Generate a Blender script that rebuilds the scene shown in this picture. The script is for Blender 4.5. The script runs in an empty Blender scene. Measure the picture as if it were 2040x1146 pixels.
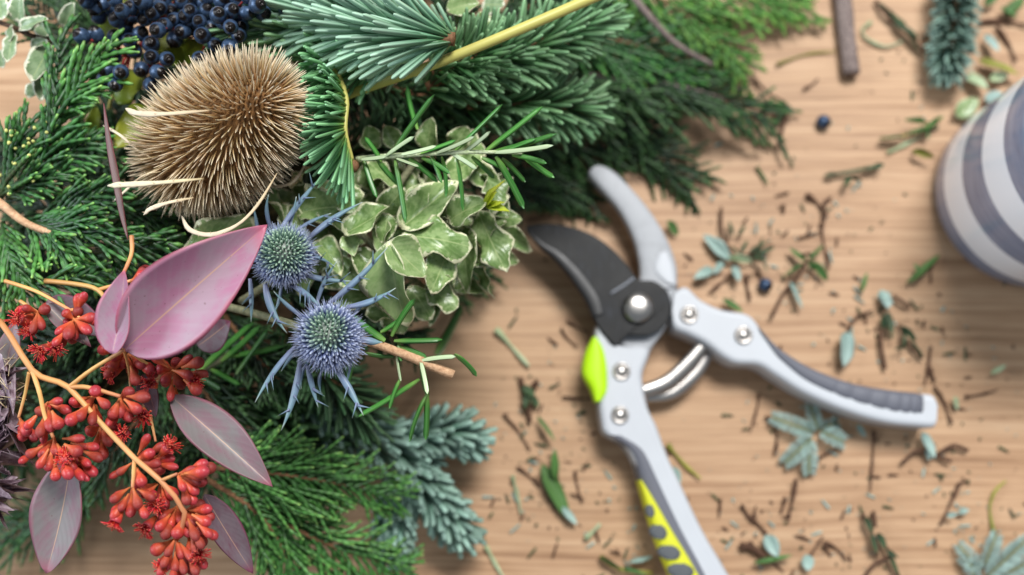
import bpy, bmesh, math, random
from mathutils import Vector, Matrix
random.seed(11)
RND = random.Random(7)
sc = bpy.context.scene
COL = sc.collection
V = Vector
PI = math.pi

# ---------------------------------------------------------------- camera, light, exposure
H, TILT, FPX = 0.42, math.radians(10), 2100.0
cam_d = bpy.data.cameras.new('camera')
cam = bpy.data.objects.new('camera', cam_d); COL.objects.link(cam)
CAM = V((0, -H*math.tan(TILT), H))
cam.location = CAM; cam.rotation_euler = (TILT, 0, 0)
cam_d.sensor_width = 36; cam_d.lens = 36*FPX/2040
cam_d.clip_start = 0.01; cam_d.clip_end = 20
cam_d.dof.use_dof = True; cam_d.dof.focus_distance = 0.314; cam_d.dof.aperture_fstop = 5.0
sc.camera = cam

w = bpy.data.worlds.new('World'); sc.world = w; w.use_nodes = True
bg = w.node_tree.nodes['Background']
bg.inputs[0].default_value = (0.80, 0.90, 1.0, 1); bg.inputs[1].default_value = 0.29

def area(name, loc, target, sx, sy, power, col):
    d = bpy.data.lights.new(name, 'AREA'); d.shape = 'RECTANGLE'; d.size = sx; d.size_y = sy
    d.energy = power; d.color = col
    o = bpy.data.objects.new(name, d); COL.objects.link(o); o.location = loc
    o.rotation_euler = (V(target)-V(loc)).to_track_quat('-Z', 'Y').to_euler()
    return o
area('window_light', (0.30, 0.75, 1.45), (0, 0, 0.03), 0.62, 0.45, 37, (1.0, 0.985, 0.96))
area('side_window_light', (-1.35, 0.15, 0.75), (0.1, 0, 0.03), 0.9, 0.7, 19, (0.82, 0.91, 1.0))

vs = sc.view_settings
vs.view_transform = 'Standard'; vs.look = 'None'; vs.exposure = 0.0; vs.gamma = 1.0; vs.use_curve_mapping = False
sc.render.engine = 'CYCLES'
sc.cycles.use_denoising = True
sc.cycles.max_bounces = 6; sc.cycles.transparent_max_bounces = 4

# ---------------------------------------------------------------- geometry helpers
ROT = Matrix.Rotation(TILT, 3, 'X')
def P(px, py, z):
    """world point that shows at photo pixel (px,py) at height z (centimetres)"""
    z = z*0.01
    d = ROT @ V(((px-1020)/FPX, -(py-573)/FPX, -1.0))
    return CAM + d*((z-H)/d.z)
def PXM(p):
    """metres per pixel at world point p"""
    d = (p-CAM).dot(ROT @ V((0, 0, -1)))
    return d/FPX
UP = V((0, 0, 1))
def rr(a, b): return RND.uniform(a, b)
def rvec(s=1.0): return V((RND.gauss(0, s), RND.gauss(0, s), RND.gauss(0, s)))

class MB:
    def __init__(s): s.v = []; s.f = []; s.t = []; s.u = []; s.r = []
    def add(s, p, t=0., u=0., r=0.):
        s.v.append(p); s.t.append(t); s.u.append(u); s.r.append(r); return len(s.v)-1
    def mesh(s, name, mat, origin=V((0, 0, 0)), smooth=True):
        m = bpy.data.meshes.new(name)
        m.from_pydata([tuple(V(p)-origin) for p in s.v], [], s.f)
        for nm, data in (('t', s.t), ('u', s.u), ('r', s.r)):
            a = m.attributes.new(nm, 'FLOAT', 'POINT'); a.data.foreach_set('value', data)
        m.polygons.foreach_set('use_smooth', [smooth]*len(m.polygons))
        if mat: m.materials.append(mat)
        m.update()
        return m

def link(name, mesh, parent=None):
    o = bpy.data.objects.new(name, mesh); COL.objects.link(o)
    if parent: o.parent = parent
    return o
def build(mb, name, mat, parent=None, smooth=True, stuff=False):
    """world-space MB -> object under parent (parents are unrotated empties or parts sitting at their origin)"""
    org = ORG.get(parent.name, V((0, 0, 0))) if parent else V((0, 0, 0))
    o = link(name, mb.mesh(name, mat, org, smooth), parent)
    if stuff: o['kind'] = 'stuff'
    if parent: ORG[o.name] = org
    return o
ORG = {}
def thing(name, label, cat, loc, group=None):
    o = bpy.data.objects.new(name, None); COL.objects.link(o)
    o.empty_display_size = 0.01
    o.location = loc; o['label'] = label; o['category'] = cat
    if group: o['group'] = group
    ORG[o.name] = V(loc)
    return o
def solo(mb, name, mat, label, cat, group=None, smooth=True, origin=None):
    origin = origin if origin is not None else V(mb.v[0])
    o = link(name, mb.mesh(name, mat, origin, smooth)); o.location = origin
    o['label'] = label; o['category'] = cat
    if group: o['group'] = group
    ORG[o.name] = V(origin)
    return o
def placed(mesh, name, parent, base, tip, width, up=UP, zs=None):
    """instance of a unit leaf/bud mesh (+Y long, X wide, Z normal)"""
    y = tip-base; L = y.length; y.normalize()
    x = y.cross(up)
    if x.length < 1e-4: x = y.cross(V((1, 0, 0.1)))
    x.normalize(); z = x.cross(y)
    o = link(name, mesh, parent)
    org = ORG[parent.name]
    zs = zs if zs is not None else L
    M = Matrix((x*width, y*L, z*zs)).transposed().to_4x4()
    M.translation = base-org
    o.matrix_basis = M
    return o

def catmull(pts, n, closed=False):
    out = []
    k = len(pts)
    if k < 3 and not closed:
        return [pts[0].lerp(pts[-1], i/n) for i in range(n+1)]
    segs = k if closed else k-1
    per = max(2, round(n/segs))
    for i in range(segs):
        if closed: a, b, c, d = (pts[(i+j-1) % k] for j in range(4))
        else: a, b, c, d = pts[max(i-1, 0)], pts[i], pts[i+1], pts[min(i+2, k-1)]
        for j in range(per):
            t = j/per
            out.append(0.5*((2*b)+(c-a)*t+(2*a-5*b+4*c-d)*t*t+(3*b-a-3*c+d)*t**3))
    if not closed: out.append(pts[-1].copy())
    return out
def along(pts):
    L = [0.]
    for a, b in zip(pts, pts[1:]): L.append(L[-1]+(b-a).length)
    return L
def at_len(pts, L, s):
    for i in range(1, len(pts)):
        if L[i] >= s or i == len(pts)-1:
            k = (s-L[i-1])/max(1e-9, L[i]-L[i-1])
            return pts[i-1].lerp(pts[i], min(1, max(0, k))), (pts[i]-pts[i-1]).normalized()
def frame(d, up=UP):
    x = d.cross(up)
    if x.length < 1e-3: x = d.cross(V((1, 0, 0)))
    x.normalize(); return x, x.cross(d)
def tube(mb, pts, rad, n=7, r=0., cap=True, flat=1.0, up=UP, bump=0.0):
    rings = []
    L = along(pts); tot = max(L[-1], 1e-9)
    for i, p in enumerate(pts):
        d = (pts[min(i+1, len(pts)-1)]-pts[max(i-1, 0)]).normalized()
        x, y = frame(d, up)
        t = L[i]/tot
        ra = rad(t) if callable(rad) else rad
        ring = []
        for k in range(n):
            a = 2*PI*k/n
            q = ra*(1+(RND.uniform(-bump, bump) if bump else 0))
            ring.append(mb.add(p+x*(math.cos(a)*q)+y*(math.sin(a)*q*flat), t, math.cos(a), r))
        rings.append(ring)
    for a, b in zip(rings, rings[1:]):
        for k in range(n): mb.f.append((a[k], a[(k+1) % n], b[(k+1) % n], b[k]))
    if cap:
        mb.f.append(tuple(reversed(rings[0]))); mb.f.append(tuple(rings[-1]))
def lathe(mb, prof, n=12, M=None, r=0.):
    """prof: (radius, y) pairs from base to tip, spun round local Y"""
    M = M or Matrix.Identity(4)
    rings = []
    y0, y1 = prof[0][1], prof[-1][1]
    for (q, y) in prof:
        t = (y-y0)/max(1e-9, (y1-y0))
        rings.append([mb.add(M @ V((math.cos(2*PI*k/n)*q, y, math.sin(2*PI*k/n)*q)), t, math.cos(2*PI*k/n), r) for k in range(n)])
    for a, b in zip(rings, rings[1:]):
        for k in range(n): mb.f.append((a[k], b[k], b[(k+1) % n], a[(k+1) % n]))
    mb.f.append(tuple(rings[0])); mb.f.append(tuple(reversed(rings[-1])))

# ---------------------------------------------------------------- material helpers
def lin(c): 
    f = lambda x: x/12.92 if x <= 0.04045 else ((x+0.055)/1.055)**2.4
    return tuple(f(x/255.) for x in c)+(1.,)
class NT:
    def __init__(s, name):
        s.m = bpy.data.materials.new(name); s.m.use_nodes = True
        s.t = s.m.node_tree; s.b = s.t.nodes['Principled BSDF']; s.out = s.t.nodes['Material Output']
    def n(s, typ, ins=None, **kw):
        nd = s.t.nodes.new('ShaderNode'+typ)
        for k, v in kw.items(): setattr(nd, k, v)
        for k, v in (ins or {}).items(): s.set(nd.inputs[k], v)
        return nd
    def set(s, sock, v):
        if hasattr(v, 'outputs'): v = v.outputs[0]
        if hasattr(v, 'is_output'): s.t.links.new(v, sock)
        else: sock.default_value = v
    def attr(s, name): return s.n('Attribute', attribute_name=name).outputs['Fac']
    def math(s, op, a, b=None, c=None, clamp=False):
        nd = s.n('Math', operation=op, use_clamp=clamp); s.set(nd.inputs[0], a)
        if b is not None: s.set(nd.inputs[1], b)
        if c is not None: s.set(nd.inputs[2], c)
        return nd.outputs[0]
    def ramp(s, fac, stops, interp='LINEAR'):
        nd = s.n('ValToRGB'); cr = nd.color_ramp; cr.interpolation = interp
        while len(cr.elements) < len(stops): cr.elements.new(0.5)
        for e, (p, c) in zip(cr.elements, stops):
            e.position = p; e.color = lin(c) if len(c) == 3 else c
        s.set(nd.inputs[0], fac); return nd.outputs[0]
    def mix(s, fac, a, b, typ='MIX'):
        nd = s.n('Mix', data_type='RGBA', blend_type=typ)
        s.set(nd.inputs['Factor'], fac); s.set(nd.inputs['A'], a); s.set(nd.inputs['B'], b)
        return nd.outputs['Result']
    def noise(s, scale, detail=3, rough=0.5, vec=None, dist=0.):
        nd = s.n('TexNoise'); nd.inputs['Scale'].default_value = scale; nd.inputs['Detail'].default_value = detail
        nd.inputs['Roughness'].default_value = rough; nd.inputs['Distortion'].default_value = dist
        if vec is not None: s.set(nd.inputs['Vector'], vec)
        return nd.outputs['Fac']
    def coords(s, which='Object', scale=(1, 1, 1)):
        tc = s.n('TexCoord'); mp = s.n('Mapping'); s.t.links.new(tc.outputs[which], mp.inputs['Vector'])
        mp.inputs['Scale'].default_value = scale; return mp.outputs[0]
    def smooth(s, x, a, b):
        nd = s.n('MapRange', interpolation_type='SMOOTHSTEP'); s.set(nd.inputs['Value'], x)
        nd.inputs['From Min'].default_value = a; nd.inputs['From Max'].default_value = b
        return nd.outputs['Result']
    def hsv(s, col, h=0.5, sat=1., val=1.):
        nd = s.n('HueSaturation'); s.set(nd.inputs['Color'], col); s.set(nd.inputs['Hue'], h)
        s.set(nd.inputs['Saturation'], sat); s.set(nd.inputs['Value'], val); return nd.outputs[0]
    def bump(s, h, strength=0.3, dist=0.0005):
        nd = s.n('Bump'); nd.inputs['Strength'].default_value = strength; nd.inputs['Distance'].default_value = dist
        s.set(nd.inputs['Height'], h); s.t.links.new(nd.outputs[0], s.b.inputs['Normal'])
    def fin(s, col, rough=0.5, metal=0., spec=0.5, trans=0., coat=0.):
        s.set(s.b.inputs['Base Color'], col); s.set(s.b.inputs['Roughness'], rough)
        s.b.inputs['Metallic'].default_value = metal; s.b.inputs['Specular IOR Level'].default_value = spec
        s.b.inputs['Coat Weight'].default_value = coat
        if trans > 0:
            tr = s.n('BsdfTranslucent'); s.set(tr.inputs[0], col)
            mx = s.n('MixShader'); mx.inputs[0].default_value = trans
            s.t.links.new(s.b.outputs[0], mx.inputs[1]); s.t.links.new(tr.outputs[0], mx.inputs[2])
            s.t.links.new(mx.outputs[0], s.out.inputs[0])
        return s.m
def objrand(s): return s.n('ObjectInfo').outputs['Random']
def foliage(name, stops, var=0.5, rough=0.5, trans=0.1, spec=0.4, hue=0.02, nscale=300, key='t'):
    s = NT(name)
    c = s.ramp(s.attr(key), stops)
    r = s.math('ADD', s.attr('r'), s.math('MULTIPLY', s.math('SUBTRACT', objrand(s), 0.5), 0.5))
    v = s.math('ADD', 1-var*0.5, s.math('MULTIPLY', r, var))
    v = s.math('MULTIPLY', v, s.math('ADD', 0.75, s.math('MULTIPLY', s.noise(nscale, 2, vec=s.coords()), 0.5)))
    h = s.math('ADD', 0.5-hue*0.5, s.math('MULTIPLY', s.math('FRACT', s.math('MULTIPLY', r, 7.31)), hue))
    return s.fin(s.hsv(c, h, 1.0, v), rough, 0, spec, trans)

# ---------------------------------------------------------------- materials
def m_wood():
    s = NT('oak_table')
    tc = s.n('TexCoord').outputs['Object']
    def mp(sx, sy, vec=tc):
        m = s.n('Mapping'); s.set(m.inputs['Vector'], vec); m.inputs['Scale'].default_value = (sx, sy, 1); return m.outputs[0]
    # slow wander of the grain
    warp = s.noise(1.0, 2, vec=mp(3, 6))
    sep = s.n('SeparateXYZ'); s.set(sep.inputs[0], tc)
    yy = s.math('ADD', sep.outputs[1], s.math('MULTIPLY', s.math('SUBTRACT', warp, 0.5) , 0.02))
    cmb = s.n('CombineXYZ'); s.set(cmb.inputs[0], sep.outputs[0]); s.set(cmb.inputs[1], yy)
    g = cmb.outputs[0]
    bands = s.noise(1.0, 3, 0.6, vec=mp(2.2, 70, g))
    rings = s.noise(1.0, 2, 0.5, vec=mp(13, 430, g))
    fine = s.noise(1.0, 3, 0.6, vec=mp(30, 1000, g))
    broad = s.noise(1.0, 3, 0.5, vec=mp(4, 12, g))
    pores = s.noise(1.0, 2, 0.5, vec=mp(45, 1500, g))
    f = s.math('ADD', s.math('MULTIPLY', bands, 0.26), s.math('ADD', s.math('MULTIPLY', rings, 0.46), s.math('MULTIPLY', fine, 0.28)))
    c = s.ramp(f, [(0.30, (116, 83, 57)), (0.43, (162, 126, 95)), (0.53, (188, 152, 119)), (0.70, (208, 177, 145))])
    c = s.mix(s.math('MULTIPLY', s.smooth(broad, 0.42, 0.72), 0.45), c, lin((190, 156, 122)))
    streak = s.noise(1.0, 4, 0.65, vec=mp(6, 520, g)); patch = s.noise(1.0, 2, 0.5, vec=mp(5, 22, g))
    c = s.mix(s.math('MULTIPLY', s.math('MULTIPLY', s.smooth(streak, 0.54, 0.66), s.smooth(patch, 0.4, 0.62)), 0.45), c, lin((136, 94, 62)))
    c = s.mix(s.math('MULTIPLY', s.smooth(pores, 0.60, 0.72), 0.45), c, lin((128, 86, 55)))
    s.bump(s.math('ADD', rings, pores), 0.25, 0.0004)
    return s.fin(c, s.math('ADD', 0.42, s.math('MULTIPLY', fine, 0.25)), 0, 0.35)
WOOD = m_wood()
FIR = foliage('fir_needles', [(0, (62, 104, 56)), (0.35, (98, 142, 110)), (1, (160, 194, 170))], 0.7, 0.42, 0.05, 0.5)
FIR_GREEN = foliage('fir_needles_green', [(0, (140, 176, 84)), (0.3, (90, 150, 88)), (1, (146, 202, 150))], 0.7, 0.4, 0.08, 0.5)
FIR_DARK = foliage('fir_needles_dark', [(0, (26, 48, 20)), (0.4, (38, 70, 38)), (1, (88, 128, 84))], 0.7, 0.45, 0.05, 0.5)  # needle colour lowered to carry the shade of the under-layer
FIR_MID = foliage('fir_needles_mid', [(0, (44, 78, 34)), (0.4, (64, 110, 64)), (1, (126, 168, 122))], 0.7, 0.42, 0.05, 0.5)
FIR_BLUE = foliage('fir_needles_blue', [(0, (34, 58, 38)), (0.4, (70, 104, 88)), (1, (148, 180, 166))], 0.7, 0.5, 0.05, 0.45)
CYP = foliage('cypress_scales', [(0, (22, 46, 20)), (0.6, (40, 84, 40)), (0.93, (64, 116, 54)), (1, (120, 168, 84))], 0.8, 0.45, 0.06, 0.5, 0.03)
CYP_BR = foliage('cypress_scales_bright', [(0, (36, 70, 28)), (0.6, (62, 112, 50)), (0.93, (90, 144, 68)), (1, (142, 184, 98))], 0.7, 0.45, 0.08, 0.5, 0.03)
CYP_DK = foliage('cypress_scales_dark', [(0, (14, 28, 12)), (0.6, (26, 52, 25)), (1, (64, 98, 54))], 0.7, 0.5, 0.05, 0.4, 0.03)  # scale colour darkened to paint shade into wreath gaps; also used on table sprays
CYP_LT = foliage('cypress_scales_light', [(0, (40, 72, 30)), (0.7, (72, 116, 50)), (1, (120, 162, 76))], 0.7, 0.5, 0.08, 0.4, 0.03)
def m_bark(name, a, b, sc_=900):
    s = NT(name); n = s.noise(sc_, 4, 0.65, vec=s.coords('Object', (1, 1, 1)))
    s.bump(n, 0.6, 0.0006)
    return s.fin(s.ramp(n, [(0.3, a), (0.7, b)]), 0.75, 0, 0.25)
BARK = m_bark('brown_bark', (78, 52, 36), (150, 110, 78))
BARK_GREY = m_bark('grey_bark', (74, 62, 60), (158, 142, 136))
BARK_DK = m_bark('dark_bark', (48, 36, 28), (92, 70, 54))
CUTWOOD = m_bark('peeled_wood', (176, 132, 100), (222, 184, 146))
def m_plain(name, c, rough=0.5, metal=0., spec=0.5, nz=0.12, scale=200, coat=0.):
    s = NT(name); n = s.noise(scale, 4, 0.6, vec=s.coords())
    col = s.hsv(s.mix(0., lin(c), lin(c)), 0.5, 1., s.math('ADD', 1-nz, s.math('MULTIPLY', n, 2*nz)))
    return s.fin(col, s.math('ADD', rough-0.08, s.math('MULTIPLY', n, 0.16)), metal, spec, 0, coat)
YSTEM = m_plain('yellow_green_stem', (188, 182, 100), 0.45, 0, 0.4, 0.14, 120)
ESTEM = foliage('orange_stem', [(0, (200, 140, 86)), (0.5, (216, 168, 104)), (1, (206, 134, 96))], 0.3, 0.45, 0, 0.4, nscale=150)
RSTEM = m_bark('red_stem', (118, 34, 36), (176, 66, 60))
DSTEM = m_bark('dry_stem', (96, 100, 76), (150, 148, 116), 600)
MOSS = m_bark('moss', (20, 22, 12), (66, 62, 36), 400)
STRAW = foliage('straw_strand', [(0, (70, 62, 38)), (1, (116, 100, 62))], 0.8, 0.7, 0.05, 0.2)

def m_variegated(name, green, green2, cream, e0=0.88):
    s = NT(name)
    u, t = s.attr('u'), s.attr('t')
    au = s.math('ABSOLUTE', u)
    edge = s.math('MAXIMUM', au, s.math('ABSOLUTE', s.math('SUBTRACT', s.math('MULTIPLY', t, 2.0), 1.0)))
    oi = s.n('ObjectInfo'); 
    vec = s.n('VectorMath', operation='ADD'); s.set(vec.inputs[0], s.coords('Object', (6, 9, 6)))
    cmb = s.n('CombineXYZ'); s.set(cmb.inputs[0], s.math('MULTIPLY', oi.outputs['Random'], 40.)); s.set(vec.inputs[1], cmb)
    nz = s.noise(1.0, 4, 0.65, vec=vec.outputs[0])
    m = s.smooth(s.math('ADD', edge, s.math('MULTIPLY', s.math('SUBTRACT', nz, 0.5), 0.75)), e0, e0+0.05)
    nz2 = s.noise(0.6, 3, 0.6, vec=vec.outputs[0])
    body = s.mix(s.smooth(nz2, 0.4, 0.62), lin(green), lin(green2))
    rib = s.smooth(au, 0.055, 0.02)
    body = s.mix(s.math('MULTIPLY', rib, 0.55), body, lin((182, 196, 138)))
    ve = s.n('TexWave'); ve.inputs['Scale'].default_value = 1.0; ve.inputs['Distortion'].default_value = 1.5
    cv = s.n('CombineXYZ'); s.set(cv.inputs[0], s.math('SUBTRACT', s.math('MULTIPLY', t, 2.6), s.math('MULTIPLY', au, 1.1)))
    s.set(ve.inputs['Vector'], cv)
    body = s.mix(s.math('MULTIPLY', s.smooth(ve.outputs['Fac'], 0.8, 1.0), 0.16), body, lin((176, 192, 134)))
    c = s.mix(m, body, lin(cream))
    v = s.math('ADD', 0.78, s.math('MULTIPLY', oi.outputs['Random'], 0.4))
    s.bump(s.math('ADD', ve.outputs['Fac'], s.math('MULTIPLY', nz, 1.0)), 0.10, 0.0004)
    return s.fin(s.hsv(c, 0.5, 1.0, v), 0.27, 0, 0.5, 0.12)
PITT = m_variegated('variegated_leaf', (104, 134, 74), (146, 170, 112), (230, 230, 192), 0.85)
PITT_PALE = m_variegated('variegated_leaf_pale', (134, 162, 102), (158, 182, 124), (226, 228, 188))
EUON = m_variegated('cream_edged_leaf', (116, 142, 104), (142, 164, 128), (230, 230, 206), 0.78)
YLEAF = foliage('yellow_green_leaf', [(0, (104, 128, 28)), (0.5, (136, 148, 44)), (1, (150, 158, 60))], 0.5, 0.4, 0.22, 0.4, nscale=120)
LIME = foliage('lime_young_leaf', [(0, (170, 196, 50)), (1, (222, 226, 70))], 0.3, 0.4, 0.2, 0.4)
def m_euc(name, face, grey, rim):
    s = NT(name); u, t = s.attr('u'), s.attr('t'); au = s.math('ABSOLUTE', u)
    oi = s.n('ObjectInfo'); vec = s.n('VectorMath', operation='ADD'); s.set(vec.inputs[0], s.coords('Object', (2.5, 3.5, 2)))
    cmb = s.n('CombineXYZ'); s.set(cmb.inputs[0], s.math('MULTIPLY', oi.outputs['Random'], 31.)); s.set(vec.inputs[1], cmb)
    nz = s.noise(1.0, 4, 0.6, vec=vec.outputs[0])
    c = s.mix(s.smooth(nz, 0.36, 0.60), lin(face), lin(grey))
    cv = s.n('CombineXYZ'); s.set(cv.inputs[0], s.math('SUBTRACT', s.math('MULTIPLY', t, 3.6), s.math('MULTIPLY', au, 1.0)))
    ve = s.n('TexWave'); ve.inputs['Scale'].default_value = 1.0; ve.inputs['Distortion'].default_value = 2.0; ve.inputs['Detail Scale'].default_value = 2.0
    s.set(ve.inputs['Vector'], cv)
    c = s.mix(s.math('MULTIPLY', s.smooth(ve.outputs['Fac'], 0.7, 1.0), 0.16), c, lin(tuple(min(255, q+10) for q in grey)))
    c = s.mix(s.math('MULTIPLY', s.smooth(au, 0.028, 0.008), 0.7), c, lin((206, 164, 132)))
    e = s.smooth(s.math('ADD', s.math('MAXIMUM', au, s.math('SUBTRACT', s.math('MULTIPLY', t, 1.25), 0.22)), s.math('MULTIPLY', s.math('SUBTRACT', nz, 0.5), 0.35)), 0.84, 1.02)
    c = s.mix(e, c, lin(rim))
    sp = s.noise(14.0, 1, 0.4, vec=vec.outputs[0])
    c = s.mix(s.math('MULTIPLY', s.smooth(sp, 0.74, 0.78), 0.6), c, lin((112, 82, 84)))
    s.bump(ve.outputs['Fac'], 0.06, 0.0004)
    return s.fin(c, 0.42, 0, 0.4, 0.12)
EUC = m_euc('eucalyptus_leaf', (172, 118, 144), (166, 138, 152), (186, 98, 122))
EUC_D = m_euc('eucalyptus_leaf_dark', (116, 82, 82), (124, 94, 88), (122, 66, 70))
EUC_G = m_euc('eucalyptus_leaf_grey', (134, 108, 116), (128, 122, 122), (150, 92, 106))
EUC_P = m_euc('eucalyptus_leaf_purple', (110, 80, 92), (116, 102, 110), (120, 62, 84))
def m_bud():
    s = NT('gum_bud'); t = s.attr('t'); r = objrand(s)
    a = s.ramp(t, [(0, (208, 130, 74)), (0.35, (208, 94, 60)), (0.72, (194, 66, 52)), (0.8, (186, 58, 58)), (1, (172, 58, 70))])
    b = s.ramp(t, [(0, (186, 104, 56)), (0.5, (160, 66, 42)), (1, (122, 42, 40))])
    c = s.mix(s.math('POWER', r, 1.4), a, b); nz = s.noise(1.2, 3, 0.6, vec=s.coords('Object', (4, 4, 4)))
    c = s.hsv(c, 0.5, 1.0, s.math('ADD', 0.75, s.math('MULTIPLY', nz, 0.5)))
    s.bump(nz, 0.25, 0.0003)
    return s.fin(c, s.math('ADD', 0.36, s.math('MULTIPLY', r, 0.25)), 0, 0.4)
BUD = m_bud()
STAMEN = foliage('red_stamens', [(0, (196, 36, 34)), (0.85, (214, 34, 40)), (1, (226, 120, 96))], 0.4, 0.5, 0.1, 0.3)
def m_berry():
    s = NT('blue_berry'); nz = s.noise(1.5, 4, 0.6, vec=s.coords('Object', (2, 2, 2)))
    c = s.ramp(nz, [(0.3, (16, 28, 50)), (0.7, (74, 100, 134))])
    c = s.mix(s.smooth(s.attr('t'), 0.88, 0.95), c, lin((24, 18, 18)))
    return s.fin(c, s.math('ADD', 0.26, s.math('MULTIPLY', nz, 0.2)), 0.35, 0.5)
BERRY = m_berry()
SPINE = foliage('teasel_spine', [(0, (150, 108, 62)), (0.35, (200, 168, 122)), (1, (246, 232, 204))], 0.6, 0.5, 0.06, 0.4, 0.02)
TBODY = m_bark('teasel_body', (78, 56, 36), (150, 108, 62))
TBRACT = foliage('teasel_bract', [(0, (236, 222, 196)), (0.6, (226, 208, 176)), (1, (204, 180, 138))], 0.4, 0.6, 0.05, 0.3)
def m_floret():
    s = NT('sea_holly_floret'); t = s.attr('t'); r = s.attr('r')
    a = s.ramp(t, [(0, (70, 104, 78)), (0.5, (112, 148, 128)), (1, (176, 202, 176))])
    b = s.ramp(t, [(0, (66, 80, 128)), (0.5, (104, 118, 170)), (1, (196, 206, 230))])
    c = s.mix(s.smooth(r, 0.15, 0.62), a, b)
    return s.fin(c, 0.5, 0, 0.4, 0.08)
FLORET = m_floret()
BRACT = foliage('sea_holly_bract', [(0, (116, 120, 152)), (0.4, (108, 130, 152)), (0.85, (108, 140, 146)), (1, (170, 180, 170))], 0.5, 0.4, 0.06, 0.5)
def m_rosemary():
    s = NT('rosemary_leaf'); v = s.attr('r'); t = s.attr('t')
    g = s.ramp(t, [(0, (120, 160, 76)), (0.3, (66, 130, 52)), (1, (64, 124, 54))])
    c = s.mix(s.smooth(v, 0.4, 0.6), g, lin((184, 202, 160)))
    c = s.mix(s.math('MULTIPLY', s.smooth(s.math('ABSOLUTE', s.attr('u')), 0.14, 0.04), s.math('SUBTRACT', 0.5, s.math('MULTIPLY', v, 0.5))), c, lin((128, 172, 96)))
    c = s.hsv(c, 0.5, 1.0, s.math('ADD', 0.7, s.math('MULTIPLY', objrand(s), 0.55)))
    return s.fin(c, 0.36, 0, 0.5, 0.05)
ROSE = m_rosemary()
RWHITE = m_bark('rosemary_stem', (150, 168, 116), (214, 222, 190))
# ================================================================ the table
def make_table():
    bm = bmesh.new()
    bmesh.ops.create_cube(bm, size=1.0, matrix=Matrix.Translation((0, 0, -0.016)) @ Matrix.Diagonal((1.5, 1.0, 0.032, 1)))
    bmesh.ops.bevel(bm, geom=list(bm.edges), offset=0.003, segments=2, affect='EDGES')
    m = bpy.data.meshes.new('table_top'); bm.to_mesh(m); bm.free(); m.materials.append(WOOD)
    o = link('table_top', m); o['kind'] = 'structure'
make_table()

# ================================================================ plant builders
def needle_into(mb, b, d, up, L, wd, r, curve=0.0):
    """flat blunt needle with a shallow keel; curve bends it towards up"""
    x, n = frame(d, up)
    prev = None
    prof = ((0., .5), (.3, .95), (.75, 1.), (.95, .85), (1., .45))
    for (s, q) in prof:
        c = b+d*(L*s)+n*(curve*L*s*s)
        h = wd*0.5*q
        ids = (mb.add(c-x*h, s, -1, r), mb.add(c+n*(h*0.42), s, 0, r), mb.add(c+x*h, s, 1, r), mb.add(c-n*(h*0.3), s, 0, r))
        if prev:
            for k in range(4): mb.f.append((prev[k], prev[(k+1) % 4], ids[(k+1) % 4], ids[k]))
        prev = ids
    mb.f.append(prev)
_unit_needles = {}
def unit_needle(mat, k):
    key = (mat.name, k)
    if key not in _unit_needles:
        mb = MB(); needle_into(mb, V((0, 0, 0)), V((0, 1, 0)), V((0, 0, 1)), 1.0, 1.0, [0.2, 0.5, 0.8][k], [0.05, 0.14, 0.22][k])
        # width runs along X with unit size, keel scaled by the object
        _unit_needles[key] = mb.mesh('needle', mat)
    return _unit_needles[key]

def fir(label, path, needle_cm=1.5, wide_cm=0.13, dens=46, mat=None, ang=(32, 58), lift=0.35, zang=(0, 360), single=False,
        stem_mat=None, stem_r=0.0016, group='fir sprigs', cat='fir sprig', name='fir_sprig', taper=True, lens=(0.8, 1.08), bud=True):
    """path: (px,py,z) list from base to tip"""
    mat = mat or FIR
    pts = catmull([P(*p) for p in path], 24)
    root = thing(name, label, cat, pts[0], group)
    sm = MB(); tube(sm, pts, lambda t: stem_r*(1.15-0.5*t), 8, bump=0.08)
    build(sm, 'stem', stem_mat or BARK, root)
    L = along(pts); tot = L[-1]
    N = int(dens*tot*100); mb = MB(); k = 0
    ga = 2.39996
    for i in range(N):
        s = (i+0.5)/N
        p, d = at_len(pts, L, s*tot)
        lo, hi = math.radians(zang[0]), math.radians(zang[1])
        a = lo+((i*ga+rr(-.25, .25)) % (2*PI))/(2*PI)*(hi-lo)
        x, n = frame(d)
        rad = (x*math.cos(a)+n*math.sin(a))
        if rad.z < 0: rad = (rad+UP*min(lift, -rad.z)).normalized()
        el = math.radians(rr(*ang))
        if taper and s > 0.8: el *= 1-0.65*(s-0.8)/0.2
        dr = (d*math.cos(el)+rad*math.sin(el)+rvec(0.05)).normalized()
        ln = needle_cm*0.01*rr(*lens)*(0.75+0.25*min(1, s/0.1))
        upv = (rad*0.6+UP*0.9).normalized()
        b = p+rad*stem_r*0.8
        if single and k < 300:
            o = placed(unit_needle(mat, k % 3), 'needle', root, b, b+dr*ln, wide_cm*0.01, upv, zs=wide_cm*0.01*2.2)
            k += 1
        else:
            needle_into(mb, b, dr, upv, ln, wide_cm*0.01, RND.random(), rr(0.02, 0.2))
    if mb.v: build(mb, 'needles', mat, root, stuff=True)
    if bud:
        bm_ = MB(); e = pts[-1]; d = (pts[-1]-pts[-2]).normalized(); x, n = frame(d)
        lathe(bm_, [(0.0008, 0), (0.0017, 0.0012), (0.0016, 0.0026), (0.0004, 0.0038)], 8, Matrix((x, d, n)).transposed().to_4x4())
        bm_.v = [v+e for v in bm_.v]
        build(bm_, 'bud', BARK, root)
    return root

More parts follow.
